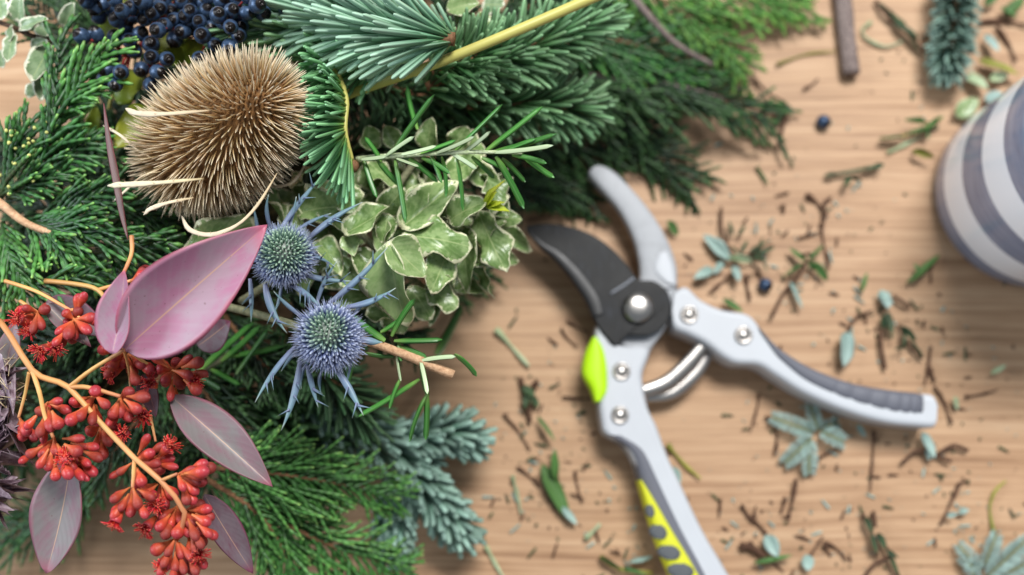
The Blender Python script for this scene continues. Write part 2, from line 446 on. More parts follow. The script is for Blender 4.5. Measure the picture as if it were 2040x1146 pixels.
def scaly(mb, a, b, r0, r1, rnd, bend=V((0, 0, 0)), t0=0., t1=1.):
    L = (b-a).length
    n = max(3, int(L/(r0*1.7)))
    d = (b-a).normalized(); x, y = frame(d)
    prev = None
    for i in range(n+1):
        s = i/n
        c = a.lerp(b, s)+bend*(s*s)
        r = r0+(r1-r0)*s
        r *= 1.14 if i % 2 else 0.80
        if i == n: r = r1*0.6
        off = PI/4 if i % 2 else 0
        t = t0+(t1-t0)*s
        ids = [mb.add(c+x*(math.cos(off+k*PI/2)*r)+y*(math.sin(off+k*PI/2)*r), t, 0, rnd+(0.55 if i % 2 else -0.45)) for k in range(4)]
        if prev:
            for k in range(4):
                if i % 2:
                    mb.f.append((prev[k], prev[(k+1) % 4], ids[k])); mb.f.append((prev[(k+1) % 4], ids[(k+1) % 4], ids[k]))
                else:
                    mb.f.append((prev[k], prev[(k+1) % 4], ids[(k+1) % 4])); mb.f.append((prev[k], ids[(k+1) % 4], ids[k]))
        prev = ids
    mb.f.append(tuple(prev))

def spray(label, path, width_px, mat=None, nside=15, r=0.00075, droop=0.12, sub=True, stem_mat=None, stem_r=0.0011,
          group='cypress sprays', name='cypress_spray', cat='cypress spray', ang=(30, 46), yellow=False, start=0.03, sub_gap=0.0036, into=None):
    mat = mat or CYP
    pts = catmull([P(*p) for p in path], 20)
    root = thing(name, label, cat, pts[0], group) if into is None else None
    Wd = 1.22*width_px*PXM(pts[len(pts)//2])
    L = along(pts); tot = L[-1]
    sm = MB(); tube(sm, pts[:int(len(pts)*0.8)], lambda t: stem_r*(1.1-0.75*t), 6, bump=0.1)
    if root: build(sm, 'stem', stem_mat or BARK, root)
    mb = MB() if into is None else into
    scaly(mb, pts[len(pts)//2], pts[-1], r*1.1, r*0.8, RND.random(), t0=0.5)
    roll = rr(-0.3, 0.3)
    for i in range(nside*2):
        s = start+(0.96-start)*(i+rr(-.3, .3))/(nside*2)
        s = min(0.97, max(0.0, s))
        p, d = at_len(pts, L, s*tot)
        x, n = frame(d)
        side = 1 if i % 2 else -1
        a = math.radians(rr(*ang))*0.85
        dr = (d*math.cos(a)+(x*math.cos(roll)+n*math.sin(roll))*side*math.sin(a)+n*rr(-0.22, 0.18)).normalized()
        ln = Wd*(1-0.62*s)*rr(0.75, 1.15)*(0.7+0.3*min(1, s/0.15))
        e = p+dr*ln
        bend = V((0, 0, -droop*ln*rr(0.2, 1.6)))+d*(ln*rr(0.0, 0.22))
        rnd = RND.random()
        scaly(mb, p, e, r, r*0.75, rnd, bend, 0.25, 1.0)
        if sub:
            ns = max(2, int(ln/sub_gap))
            for j in range(1, ns):
                q = j/ns
                if RND.random() < 0.12: continue
                sp = p.lerp(e, q)+bend*(q*q)
                xx, nn = frame(dr)
                sd = 1 if j % 2 else -1
                aa = math.radians(rr(13, 28))
                d2 = (dr*math.cos(aa)+(xx*math.cos(roll)+nn*math.sin(roll))*sd*math.sin(aa)+nn*rr(-0.15, 0.3)).normalized()
                l2 = ln*0.66*(1-0.5*q)*rr(0.6, 1.3)+0.0015
                scaly(mb, sp, sp+d2*l2, r*0.9, r*0.7, rnd*0.6+RND.random()*0.4, V((0, 0, -droop*l2*rr(0, 1))), 0.4, 1.0)
    if into is not None: return
    build(mb, 'scale_leaves', mat, root, stuff=True)
    if yellow:
        ym = MB()
        for _ in range(40):
            q = V(RND.choice(mb.v))+UP*0.0004
            lathe(ym, [(0.0002, 0), (0.0006, 0.0004), (0.0005, 0.001), (0.0001, 0.0014)], 6, Matrix.Translation(q) @ Matrix.Rotation(rr(0, 3), 4, 'X'))
        build(ym, 'pollen_cones', PCONE, root, stuff=True)
    return root
PCONE = m_plain('pollen_cone', (206, 208, 124), 0.6)

def leaf_grid(prof, nx=8, ny=14, fold=0.1, bend=0.1, twist=0.0, wave=0.0, wk=3, seed=0, thick=0.0, cup=0.0):
    """unit leaf: y 0..1, half width 0.5*prof(y); bend = drop of the tip, fold = V across, wave = margin ripple"""
    R = random.Random(seed); mb = MB(); rows = []
    ph = R.uniform(0, 6)
    ps = [R.uniform(0, 6) for _ in range(2)]
    for j in range(ny+1):
        t = j/ny
        hw = 0.5*prof(t)
        row = []
        for i in range(nx+1):
            u = -1+2*i/nx
            a = twist*t
            x = u*hw; z = abs(u)**1.4*fold*prof(t)+cup*(t-0.5)**2
            z += wave*abs(u)**2*math.sin(wk*2*PI*t+ph+(ps[0] if u > 0 else ps[1]))*(0.3+0.7*math.sin(PI*t))
            z -= bend*t*t
            xx = x*math.cos(a)-z*math.sin(a)*0.0; zz = z+x*math.sin(a)
            row.append(mb.add(V((xx, t, zz)), t, u, R.random()*0.0+0.5))
        rows.append(row)
    for a, b in zip(rows, rows[1:]):
        for i in range(nx): mb.f.append((a[i], a[i+1], b[i+1], b[i]))
    if thick:   # a real lower face and rim
        n0 = len(mb.v)
        for k in range(n0): mb.add(V(mb.v[k])-V((0, 0, thick)), mb.t[k], mb.u[k], mb.r[k])
        mb.f += [tuple(q+n0 for q in reversed(f)) for f in list(mb.f)]
        ring = rows[0]+[r[-1] for r in rows[1:]]+rows[-1][-2::-1]+[r[0] for r in rows[-2:0:-1]]
        for a, b in zip(ring, ring[1:]+ring[:1]): mb.f.append((a, a+n0, b+n0, b))
    return mb
def ovate(p=0.55, sharp=1.0, base=0.06):
    def f(t):
        a = max(0., math.sin(PI*min(1., max(0., t))**p))
        return max(base*(1-t)+0.004, a**sharp)
    return f
OV = ovate(0.85, 0.62, 0.10)          # pittosporum: broad, blunt
EUCP = ovate(0.72, 0.85, 0.05)        # eucalyptus: ovate to a point
LANCE = ovate(0.8, 1.0, 0.08)

def stemmed(root, name, paths, rad, mat, n=7, res=14):
    mb = MB()
    for p in paths:
        q = catmull([P(*a) for a in p], res)
        tube(mb, q, rad, n, r=RND.random())
    return build(mb, name, mat, root)

# ================================================================ wreath base
def wreath_base():
    ctr = catmull([P(*p) for p in [(900, -320, 2.3), (720, -60, 2.4), (560, 240, 2.4), (420, 520, 2.4), (230, 720, 2.3), (-60, 800, 2.3), (-320, 790, 2.3)]], 60)
    root = thing('wreath_base', 'dark mossy ring under the greenery, seen only in the gaps', 'wreath base', P(420, 520, 0))
    mb = MB(); tube(mb, ctr, 0.0225, 22, bump=0.12)
    build(mb, 'moss_ring', MOSS, root)
    st = MB()
    for _ in range(900):
        i = RND.randrange(1, len(ctr)-1); d = (ctr[i+1]-ctr[i-1]).normalized(); x, n = frame(d)
        a = rr(0, PI); p = ctr[i]+(x*math.cos(a)+n*math.sin(a))*0.0232
        e = (d*rr(-1, 1)+x*rr(-.6, .6)+n*rr(-.2, .5)).normalized()*rr(0.006, 0.02)
        tube(st, [p-e*0.5, p+UP*0.001, p+e*0.5], 0.00035, 3, r=RND.random())
    build(st, 'straw_strands', STRAW, root, stuff=True)
wreath_base()

# ================================================================ under-layer of greenery, coloured dark to stand for shade in the gaps
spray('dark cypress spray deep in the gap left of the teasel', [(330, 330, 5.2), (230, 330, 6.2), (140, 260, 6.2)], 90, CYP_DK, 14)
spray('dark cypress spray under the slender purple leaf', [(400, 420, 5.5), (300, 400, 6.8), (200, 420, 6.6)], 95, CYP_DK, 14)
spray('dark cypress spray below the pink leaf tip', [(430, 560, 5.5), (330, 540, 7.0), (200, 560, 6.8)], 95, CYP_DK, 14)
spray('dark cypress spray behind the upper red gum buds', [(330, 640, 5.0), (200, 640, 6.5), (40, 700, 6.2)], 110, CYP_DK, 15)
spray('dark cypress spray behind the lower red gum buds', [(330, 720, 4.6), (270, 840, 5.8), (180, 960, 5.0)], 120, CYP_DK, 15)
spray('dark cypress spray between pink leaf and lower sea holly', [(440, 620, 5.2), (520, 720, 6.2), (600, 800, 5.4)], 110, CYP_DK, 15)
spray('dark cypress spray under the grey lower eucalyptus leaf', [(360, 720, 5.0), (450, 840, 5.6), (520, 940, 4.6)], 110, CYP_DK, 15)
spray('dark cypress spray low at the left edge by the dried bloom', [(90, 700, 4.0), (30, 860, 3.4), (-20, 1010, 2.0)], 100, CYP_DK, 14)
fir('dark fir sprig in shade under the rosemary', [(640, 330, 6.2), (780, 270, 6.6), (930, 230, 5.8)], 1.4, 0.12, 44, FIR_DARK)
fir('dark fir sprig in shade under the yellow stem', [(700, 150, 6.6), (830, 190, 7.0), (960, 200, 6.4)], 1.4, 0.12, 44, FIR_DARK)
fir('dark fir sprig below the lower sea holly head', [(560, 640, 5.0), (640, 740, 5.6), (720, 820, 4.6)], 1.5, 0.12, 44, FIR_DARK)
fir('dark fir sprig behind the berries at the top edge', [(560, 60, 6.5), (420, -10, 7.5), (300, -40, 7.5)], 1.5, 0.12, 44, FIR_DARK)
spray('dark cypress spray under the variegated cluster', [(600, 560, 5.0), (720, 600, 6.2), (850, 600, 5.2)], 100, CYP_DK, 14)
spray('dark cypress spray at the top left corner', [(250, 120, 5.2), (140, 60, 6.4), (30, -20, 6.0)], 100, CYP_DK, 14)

# hidden filler sprays, added to darken the gaps between the layers above
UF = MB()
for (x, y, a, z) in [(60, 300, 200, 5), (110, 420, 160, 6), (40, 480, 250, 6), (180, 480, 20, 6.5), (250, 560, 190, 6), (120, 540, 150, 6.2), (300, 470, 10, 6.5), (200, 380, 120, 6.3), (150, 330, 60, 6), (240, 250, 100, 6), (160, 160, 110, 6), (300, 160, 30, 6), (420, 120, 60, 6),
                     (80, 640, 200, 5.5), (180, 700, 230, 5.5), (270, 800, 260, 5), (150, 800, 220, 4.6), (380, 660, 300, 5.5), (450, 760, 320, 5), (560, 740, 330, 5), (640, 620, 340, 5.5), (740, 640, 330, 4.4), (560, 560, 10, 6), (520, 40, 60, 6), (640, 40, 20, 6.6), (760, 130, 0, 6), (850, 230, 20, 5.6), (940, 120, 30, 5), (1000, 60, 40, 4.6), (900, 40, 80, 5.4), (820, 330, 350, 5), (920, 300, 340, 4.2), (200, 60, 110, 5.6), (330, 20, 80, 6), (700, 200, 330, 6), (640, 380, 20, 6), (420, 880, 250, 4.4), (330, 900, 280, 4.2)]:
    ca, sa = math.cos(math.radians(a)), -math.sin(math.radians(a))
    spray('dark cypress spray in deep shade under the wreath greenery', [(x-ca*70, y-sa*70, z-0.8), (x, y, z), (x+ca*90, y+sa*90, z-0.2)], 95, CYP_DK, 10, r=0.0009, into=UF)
uf = build(UF, 'under_foliage', CYP_DK); uf['kind'] = 'stuff'; uf['label'] = 'filler tangle of cypress, darkened to deepen shade under the wreath greenery'; uf['category'] = 'foliage'

# ================================================================ blurred greenery lying on the table behind (top centre)
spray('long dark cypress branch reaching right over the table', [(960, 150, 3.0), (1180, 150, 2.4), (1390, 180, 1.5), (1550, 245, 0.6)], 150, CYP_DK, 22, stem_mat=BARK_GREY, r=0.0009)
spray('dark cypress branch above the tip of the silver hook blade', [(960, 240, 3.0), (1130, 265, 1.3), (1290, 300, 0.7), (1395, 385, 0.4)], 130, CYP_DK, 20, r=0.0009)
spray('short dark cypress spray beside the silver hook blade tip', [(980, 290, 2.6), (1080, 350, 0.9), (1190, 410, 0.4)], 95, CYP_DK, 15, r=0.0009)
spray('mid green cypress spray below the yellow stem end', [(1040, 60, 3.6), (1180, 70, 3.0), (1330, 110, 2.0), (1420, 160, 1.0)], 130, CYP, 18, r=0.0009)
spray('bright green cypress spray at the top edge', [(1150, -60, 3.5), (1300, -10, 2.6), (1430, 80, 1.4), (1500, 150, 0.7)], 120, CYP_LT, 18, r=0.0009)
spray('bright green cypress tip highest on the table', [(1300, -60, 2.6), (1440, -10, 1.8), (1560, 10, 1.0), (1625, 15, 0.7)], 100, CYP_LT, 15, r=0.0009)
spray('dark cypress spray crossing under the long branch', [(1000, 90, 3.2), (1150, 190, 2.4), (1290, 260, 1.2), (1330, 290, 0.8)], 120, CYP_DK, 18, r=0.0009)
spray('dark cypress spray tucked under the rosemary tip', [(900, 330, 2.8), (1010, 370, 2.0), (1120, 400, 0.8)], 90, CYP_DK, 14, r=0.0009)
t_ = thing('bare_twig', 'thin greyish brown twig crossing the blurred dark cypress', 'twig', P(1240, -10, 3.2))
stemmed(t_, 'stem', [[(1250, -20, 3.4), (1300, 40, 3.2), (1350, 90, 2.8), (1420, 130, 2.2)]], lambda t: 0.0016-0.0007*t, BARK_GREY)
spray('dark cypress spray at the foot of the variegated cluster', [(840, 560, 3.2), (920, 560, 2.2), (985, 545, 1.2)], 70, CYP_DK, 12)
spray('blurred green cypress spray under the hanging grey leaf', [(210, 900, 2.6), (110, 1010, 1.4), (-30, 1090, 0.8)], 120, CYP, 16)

# ================================================================ lower fir branch and sprays on the table
fir('dark fir sprig left of the lower fir branch', [(500, 800, 4.4), (570, 850, 4.2), (640, 930, 3.2)], 1.6, 0.22, 42, FIR_DARK, ang=(28, 50))
fir('dark main shoot of the lower fir branch', [(600, 790, 4.2), (700, 850, 3.6), (820, 905, 2.6)], 1.4, 0.25, 40, FIR_BLUE, ang=(24, 46), group='fir branch on the table')
fir('blue green fir shoot pointing right on the table', [(790, 880, 2.8), (870, 862, 2.8), (925, 872, 2.4)], 1.3, 0.26, 42, FIR_BLUE, ang=(22, 46), lens=(0.85, 1.05), group='fir branch on the table')
fir('blue green fir shoot slanting down right on the table', [(790, 900, 2.6), (855, 980, 2.2), (910, 1048, 1.9)], 1.3, 0.26, 42, FIR_BLUE, ang=(22, 46), lens=(0.85, 1.05), group='fir branch on the table')
fir('blue green fir shoot pointing straight down on the table', [(800, 930, 2.4), (792, 1010, 2.0), (788, 1082, 1.8)], 1.2, 0.25, 42, FIR_BLUE, ang=(22, 44), lens=(0.85, 1.05), group='fir branch on the table')
spray('bright green cypress spray reaching right above the table', [(400, 930, 6.2), (520, 940, 6.0), (650, 960, 5.2), (800, 995, 3.6)], 120, CYP_BR, 20, r=0.0008)
spray('bright green cypress spray drooping to the bottom edge', [(405, 950, 6.0), (510, 1020, 5.6), (560, 1090, 5.0), (600, 1190, 4.2)], 130, CYP_BR, 20, r=0.0008)
spray('bright green cypress spray at the bottom edge, lower right', [(500, 1000, 5.4), (600, 1060, 4.8), (720, 1110, 3.8), (830, 1135, 3.0)], 110, CYP_BR, 18, r=0.0008)
spray('cypress spray just below the grey lower eucalyptus leaf', [(420, 880, 5.6), (500, 905, 5.6), (620, 985, 4.8)], 85, CYP, 16, r=0.0008)

# ================================================================ cypress at the left
fl = [('upright cypress spray reaching to the blue berries', [(20, 395, 8.4), (75, 335, 9.4), (108, 225, 10.0), (122, 55, 9.6)], 82, 22, CYP),
      ('cypress spray leaning right over the blue berries', [(95, 260, 9.2), (140, 195, 10.0), (180, 140, 10.4), (235, 78, 10.6)], 70, 18, CYP_BR),
      ('short cypress spray under the lowest blue berries', [(95, 300, 9.0), (140, 215, 9.8), (205, 178, 10.0)], 55, 14, CYP_BR),
      ('cypress spray pointing at the slender purple leaf', [(80, 335, 8.8), (130, 310, 9.4), (205, 268, 9.4)], 62, 15, CYP),
      ('cypress spray with pale yellow pollen cones at left edge', [(0, 400, 8.6), (25, 330, 9.6), (60, 235, 9.4)], 85, 18, CYP),
      ('short cypress spray above the brown twig', [(15, 395, 8.8), (60, 370, 9.6), (125, 342, 9.6)], 60, 14, CYP),
      ('cypress spray crossing under the slender purple leaf', [(70, 445, 8.8), (150, 408, 9.6), (248, 362, 9.6)], 72, 18, CYP),
      ('long cypress spray running from the brown twig to the pink leaf', [(45, 438, 9.0), (130, 460, 10.0), (235, 480, 10.2), (365, 488, 9.4)], 78, 22, CYP),
      ('middle cypress spray below the brown twig', [(50, 445, 9.0), (115, 490, 9.8), (190, 545, 9.6)], 72, 18, CYP_BR),
      ('cypress spray hanging at left edge below the brown twig', [(5, 445, 8.8), (20, 510, 9.6), (55, 575, 9.6)], 68, 16, CYP_BR),
      ('cypress spray lying across the orange gum stem', [(20, 575, 8.8), (110, 560, 9.8), (222, 538, 9.6)], 58, 16, CYP),
      ('cypress spray just left of the pink leaf', [(190, 500, 8.6), (270, 505, 9.4), (362, 508, 9.0)], 58, 15, CYP),
      ('cypress spray under the left side of the teasel', [(210, 420, 8.0), (280, 425, 8.4), (360, 455, 8.2)], 68, 15, CYP),
      ('small cypress tip between teasel and purple leaf', [(205, 330, 7.8), (240, 310, 8.4), (285, 300, 8.2)], 50, 12, CYP),
      ('low cypress spray left of the twig', [(-20, 470, 8.0), (-5, 540, 8.8), (15, 620, 8.8)], 62, 14, CYP_BR),
      ('cypress spray over the brown twig pointing right', [(60, 455, 9.2), (140, 440, 9.9), (225, 445, 9.7)], 60, 16, CYP)]
for (lb, pa, wd, ns, mt) in fl:
    spray(lb, pa, wd*1.35, mt, int(ns*0.5), yellow='pollen' in lb, r=0.00086, sub_gap=0.0062, ang=(22, 40), stem_mat=CYP_BR, stem_r=0.0009)
tw = thing('cypress_twig', 'thick brown cypress twig at the left edge', 'twig', P(-20, 395, 8.5))
stemmed(tw, 'stem', [[(-40, 385, 8.8), (0, 405, 9.3), (40, 437, 9.6), (75, 455, 9.6), (125, 470, 9.9)]], lambda t: 0.0017-0.0008*t, CUTWOOD, 9)
# ================================================================ variegated twig, top left
def unit_meshes(prefix, prof, mat, n, **kw):
    out = []
    for i in range(n):
        R = random.Random(100+i)
        a = {k: (R.uniform(*v) if isinstance(v, tuple) else v) for k, v in kw.items()}
        out.append(leaf_grid(prof, seed=i*7+3, **a).mesh(prefix, mat))
    return out
EUON_M = unit_meshes('leaf', OV, EUON, 4, fold=(0.05, 0.14), bend=(-0.1, 0.25), twist=(-0.4, 0.4), wave=(0.03, 0.06), wk=(1, 2), thick=0.012, nx=8, ny=12)
vt = thing('variegated_twig', 'dark twig with cream edged leaves at the top left corner', 'twig', P(-20, 40, 8.5))
stemmed(vt, 'stem', [[(-30, 36, 8.8), (20, 52, 9.0), (60, 70, 9.2), (110, 85, 8.6)], [(60, 20, 8.6), (80, 45, 8.8), (105, 80, 8.6)]], 0.0008, BARK_DK)
for (b, t, wd, z0, z1) in [((4, 40), (-6, -15), 38, 9.2, 9.4), ((36, 45), (40, -20), 42, 9.0, 9.6), ((38, 55), (98, 40), 36, 9.2, 9.8), ((22, 50), (18, 82), 24, 9.2, 9.4),
                           ((28, 66), (12, 122), 28, 9.2, 9.6), ((60, 90), (95, 82), 24, 9.0, 9.2), ((100, 90), (62, 165), 46, 8.8, 9.4), ((92, 130), (80, 200), 40, 8.6, 8.8),
                           ((75, 48), (98, 72), 32, 8.8, 9.0), ((125, 55), (150, 5), 36, 8.4, 9.2), ((0, 100), (5, 135), 26, 8.2, 8.4), ((70, 165), (55, 195), 26, 8.4, 8.4)]:
    bb, tt = P(*b, z0), P(*t, z1)
    placed(RND.choice(EUON_M), 'leaf', vt, bb, tt, wd*PXM(bb), (UP+rvec(0.25)).normalized())

# ================================================================ yellow green ivy leaves below the berries
YL = unit_meshes('leaf', ovate(0.7, 0.55, 0.1), YLEAF, 3, fold=(0.05, 0.15), bend=(0.0, 0.2), wave=(0.04, 0.08), wk=2, thick=0.012, nx=8, ny=12)
for (b, t, wd, z0, z1, lb) in [((372, 120), (318, 70), 70, 8.6, 8.9, 'yellow green leaf in the middle of the blue berries'),
                               ((225, 190), (285, 150), 70, 8.2, 8.7, 'yellow green leaf below the lower blue berries'),
                               ((360, 115), (412, 85), 50, 8.6, 8.9, 'yellow green leaf touching the top of the teasel'),
                               ((300, 215), (232, 290), 62, 8.4, 9.2, 'yellow green leaf at the left side of the teasel'),
                               ((250, 20), (275, -10), 40, 8.6, 9.0, 'yellow green leaf at the top edge among berries'),
                               ((195, 70), (245, 50), 50, 8.2, 8.5, 'yellow green leaf behind the left berries'),
                               ((415, 20), (440, -10), 36, 8.6, 9.0, 'yellow green leaf behind the right berries'),
                               ((185, 260), (190, 215), 30, 8.2, 8.8, 'narrow yellow green leaf beside the slender purple leaf')]:
    bb, tt = P(*b, z0), P(*t, z1)
    r_ = thing('ivy_leaf', lb, 'leaf', bb, 'yellow green leaves around the berries')
    placed(RND.choice(YL), 'blade', r_, bb, tt, wd*PXM(bb), (UP+rvec(0.2)).normalized())
    m_ = MB(); tube(m_, [bb-(tt-bb)*0.35-UP*0.006, bb-(tt-bb)*0.15-UP*0.002, bb], 0.0006, 6); build(m_, 'stalk', YSTEM, r_)

# ================================================================ blue berries
def berry_cluster():
    B1 = [(660, 10), (725, 55), (825, 65), (930, 85), (750, 130), (870, 0), (1090, 10), (1060, 70), (1240, 10), (1160, 100), (1100, 145), (1300, 80), (1390, 25),
          (1475, 30), (1570, 85), (1415, 125), (1690, 5), (1660, 115), (1765, 85), (1880, 100), (1520, 165), (1600, 205), (1755, 205), (960, 205), (1070, 255),
          (1260, 190), (1200, 230), (1390, 240), (1540, 270), (985, 310), (620, 275), (730, 265), (1635, 340), (1750, 360), (1150, 340), (870, 430), (1020, 385),
          (1155, 435), (1270, 450), (1520, 450), (920, 550), (1075, 530), (1200, 550), (800, 610), (880, 645), (1150, 650), (820, 540), (880, 290), (690, -60), (800, -50),
          (1000, -60), (1180, -70), (1340, -50), (1500, -50), (1600, -20), (1800, 10), (1960, 40), (2040, 30), (2180, 60), (1330, 150), (1210, 60), (990, 130), (1450, 90), (1700, 160), (1480, 210), (1830, 190), (1820, 270), (1330, 300), (780, 30), (890, 150), (1000, 60), (1560, 20), (1900, -30), (2000, 100)]
    root = thing('berry_cluster', 'cluster of dark blue berries on red stalks beside the teasel', 'berries', P(330, 60, 8))
    prof = [(0.0, 0.0), (0.22, 0.02), (0.40, 0.16), (0.49, 0.36), (0.50, 0.55), (0.43, 0.76), (0.29, 0.91), (0.17, 0.965), (0.15, 1.0), (0.06, 0.955), (0.0, 0.94)]
    bms = []
    for k in range(3):
        mb = MB(); lathe(mb, prof, 16); 
        for q in range(5):   # dry calyx points round the tip
            a = q*1.2566
            i0 = mb.add(V((math.cos(a-.35)*.15, .985, math.sin(a-.35)*.15)), 1); i1 = mb.add(V((math.cos(a+.35)*.15, .985, math.sin(a+.35)*.15)), 1)
            i2 = mb.add(V((math.cos(a)*.21, 1.07, math.sin(a)*.21)), 1); i3 = mb.add(V((math.cos(a)*.08, 1.0, math.sin(a)*.08)), 1)
            mb.f += [(i0, i1, i2), (i1, i3, i2), (i3, i0, i2)]
        bms.append(mb.mesh('berry', BERRY))
    cen = P(330, 60, 7.6)
    hub = [P(250, 20, 8.4), P(330, 30, 8.6), P(400, 40, 8.6), P(260, 110, 8.4), P(300, 120, 8.2), P(440, 60, 8.6), P(510, 20, 8.2)]
    sm = MB()
    for k, (cx, cy) in enumerate(B1):
        px, py = cx/3.82, cy/3.82
        z = 9.9+rr(-0.7, 0.7)-0.004*abs(px-330)/4
        if k in (43, 46): z -= 0.5
        if cx > 1640: z += 1.3
        c = P(px, py, z)
        size = 33*PXM(c)*rr(0.86, 1.06)
        h = min(hub, key=lambda q: (q-c).length)
        d = ((c-h).normalized()*0.9+UP*rr(-0.1, 0.6)+rvec(0.3)).normalized()
        placed(bms[k % 3], 'berry', root, c-d*size*0.55, c+d*size*0.55, size, UP, zs=size)
        mid = h.lerp(c, 0.55)+V((rr(-.002, .002), rr(-.002, .002), -0.001))
        tube(sm, catmull([h, mid, c-d*size*0.5], 8), 0.00042, 5, r=0.5)
    for h in hub: tube(sm, catmull([cen, cen.lerp(h, 0.5)+UP*0.002, h], 8), 0.0009, 6)
    build(sm, 'stalks', RSTEM, root)
berry_cluster()

# ================================================================ top fir sprigs, yellow stem
fir('bright blue green fir sprig with large needles at top centre', [(905, 78, 11.6), (800, 66, 11.4), (690, 42, 10.8), (590, 20, 10.2)], 2.2, 0.18, 54, FIR, ang=(16, 50), lift=0.8, single=True, stem_r=0.002)
fir('fir sprig behind the large one, pointing left at the berries', [(690, 90, 9.6), (600, 60, 9.8), (480, 40, 9.2)], 1.9, 0.17, 46, FIR_MID, ang=(20, 46), single=True)
fir('fir sprig at the top edge above the large sprig', [(760, 20, 9.8), (650, -10, 10.0), (540, -40, 9.6)], 1.8, 0.15, 46, FIR, ang=(22, 44))
fir('fresh green fir sprig hanging down beside the teasel', [(632, 105, 10.0), (672, 150, 10.5), (690, 200, 10.8), (688, 260, 10.9), (702, 320, 10.5)], 1.5, 0.14, 40, FIR_GREEN, ang=(52, 80), lift=0.8, zang=(-62, 80), single=True, stem_mat=YSTEM, stem_r=0.0009, taper=True)
fir('green fir sprig filling below the bright fir needles', [(790, 90, 9.6), (730, 120, 9.8), (660, 118, 9.6)], 1.7, 0.14, 46, FIR_GREEN, ang=(22, 46))
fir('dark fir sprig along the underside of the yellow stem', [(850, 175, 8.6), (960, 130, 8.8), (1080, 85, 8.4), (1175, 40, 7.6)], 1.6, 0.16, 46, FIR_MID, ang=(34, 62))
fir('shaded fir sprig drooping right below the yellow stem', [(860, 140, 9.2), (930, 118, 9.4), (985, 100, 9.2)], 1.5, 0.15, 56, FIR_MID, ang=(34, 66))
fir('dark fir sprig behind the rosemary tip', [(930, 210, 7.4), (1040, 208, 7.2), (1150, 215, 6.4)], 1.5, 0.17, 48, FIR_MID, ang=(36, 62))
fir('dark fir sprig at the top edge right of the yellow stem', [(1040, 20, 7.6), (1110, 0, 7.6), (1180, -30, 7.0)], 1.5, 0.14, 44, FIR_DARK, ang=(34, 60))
ys = thing('cut_stem', 'smooth yellow green stem slanting up to the top edge', 'stem', P(700, 185, 9.6))
stemmed(ys, 'stem', [[(640, 212, 8.8), (706, 184, 9.8), (860, 130, 10.9), (1020, 65, 11.2), (1180, -4, 10.8), (1240, -30, 10.6)]], lambda t: 0.00145+0.0003*t, YSTEM, 12, 30)
PITT_M = unit_meshes('leaf', OV, PITT, 7, fold=(-0.05, 0.26), bend=(-0.15, 0.35), twist=(-0.9, 0.9), wave=(0.07, 0.16), wk=(1.0, 2.4), cup=(-0.35, 0.4), thick=0.012, nx=8, ny=12)
PALE_M = unit_meshes('leaf', ovate(0.8, 0.75, 0.1), PITT_PALE, 3, fold=(0.12, 0.3), bend=(0.05, 0.3), twist=(-0.9, 0.9), wave=(0.05, 0.10), wk=(0.9, 1.4), cup=(-0.2, 0.3), thick=0.012, nx=10, ny=14)
tl = thing('variegated_twig', 'few pale green leaves behind the yellow stem at the top edge', 'twig', P(930, 60, 8.0))
stemmed(tl, 'stem', [[(960, 90, 7.8), (945, 50, 8.4), (930, 10, 8.8)]], 0.0008, BARK_DK)
for (b, t, wd, z) in [((890, 22), (950, -4), 50, 9.6), ((945, 40), (990, 55), 44, 9.0), ((940, 50), (905, 30), 36, 9.2), ((960, 10), (1005, 8), 50, 8.4), ((930, 70), (975, 78), 30, 8.6), ((1010, 40), (960, 65), 40, 8.4)]:
    bb, tt = P(*b, z), P(*t, z+0.3)
    placed(RND.choice(PALE_M if b[0] < 950 else EUON_M), 'leaf', tl, bb, tt, wd*PXM(bb), (UP+rvec(0.2)).normalized())

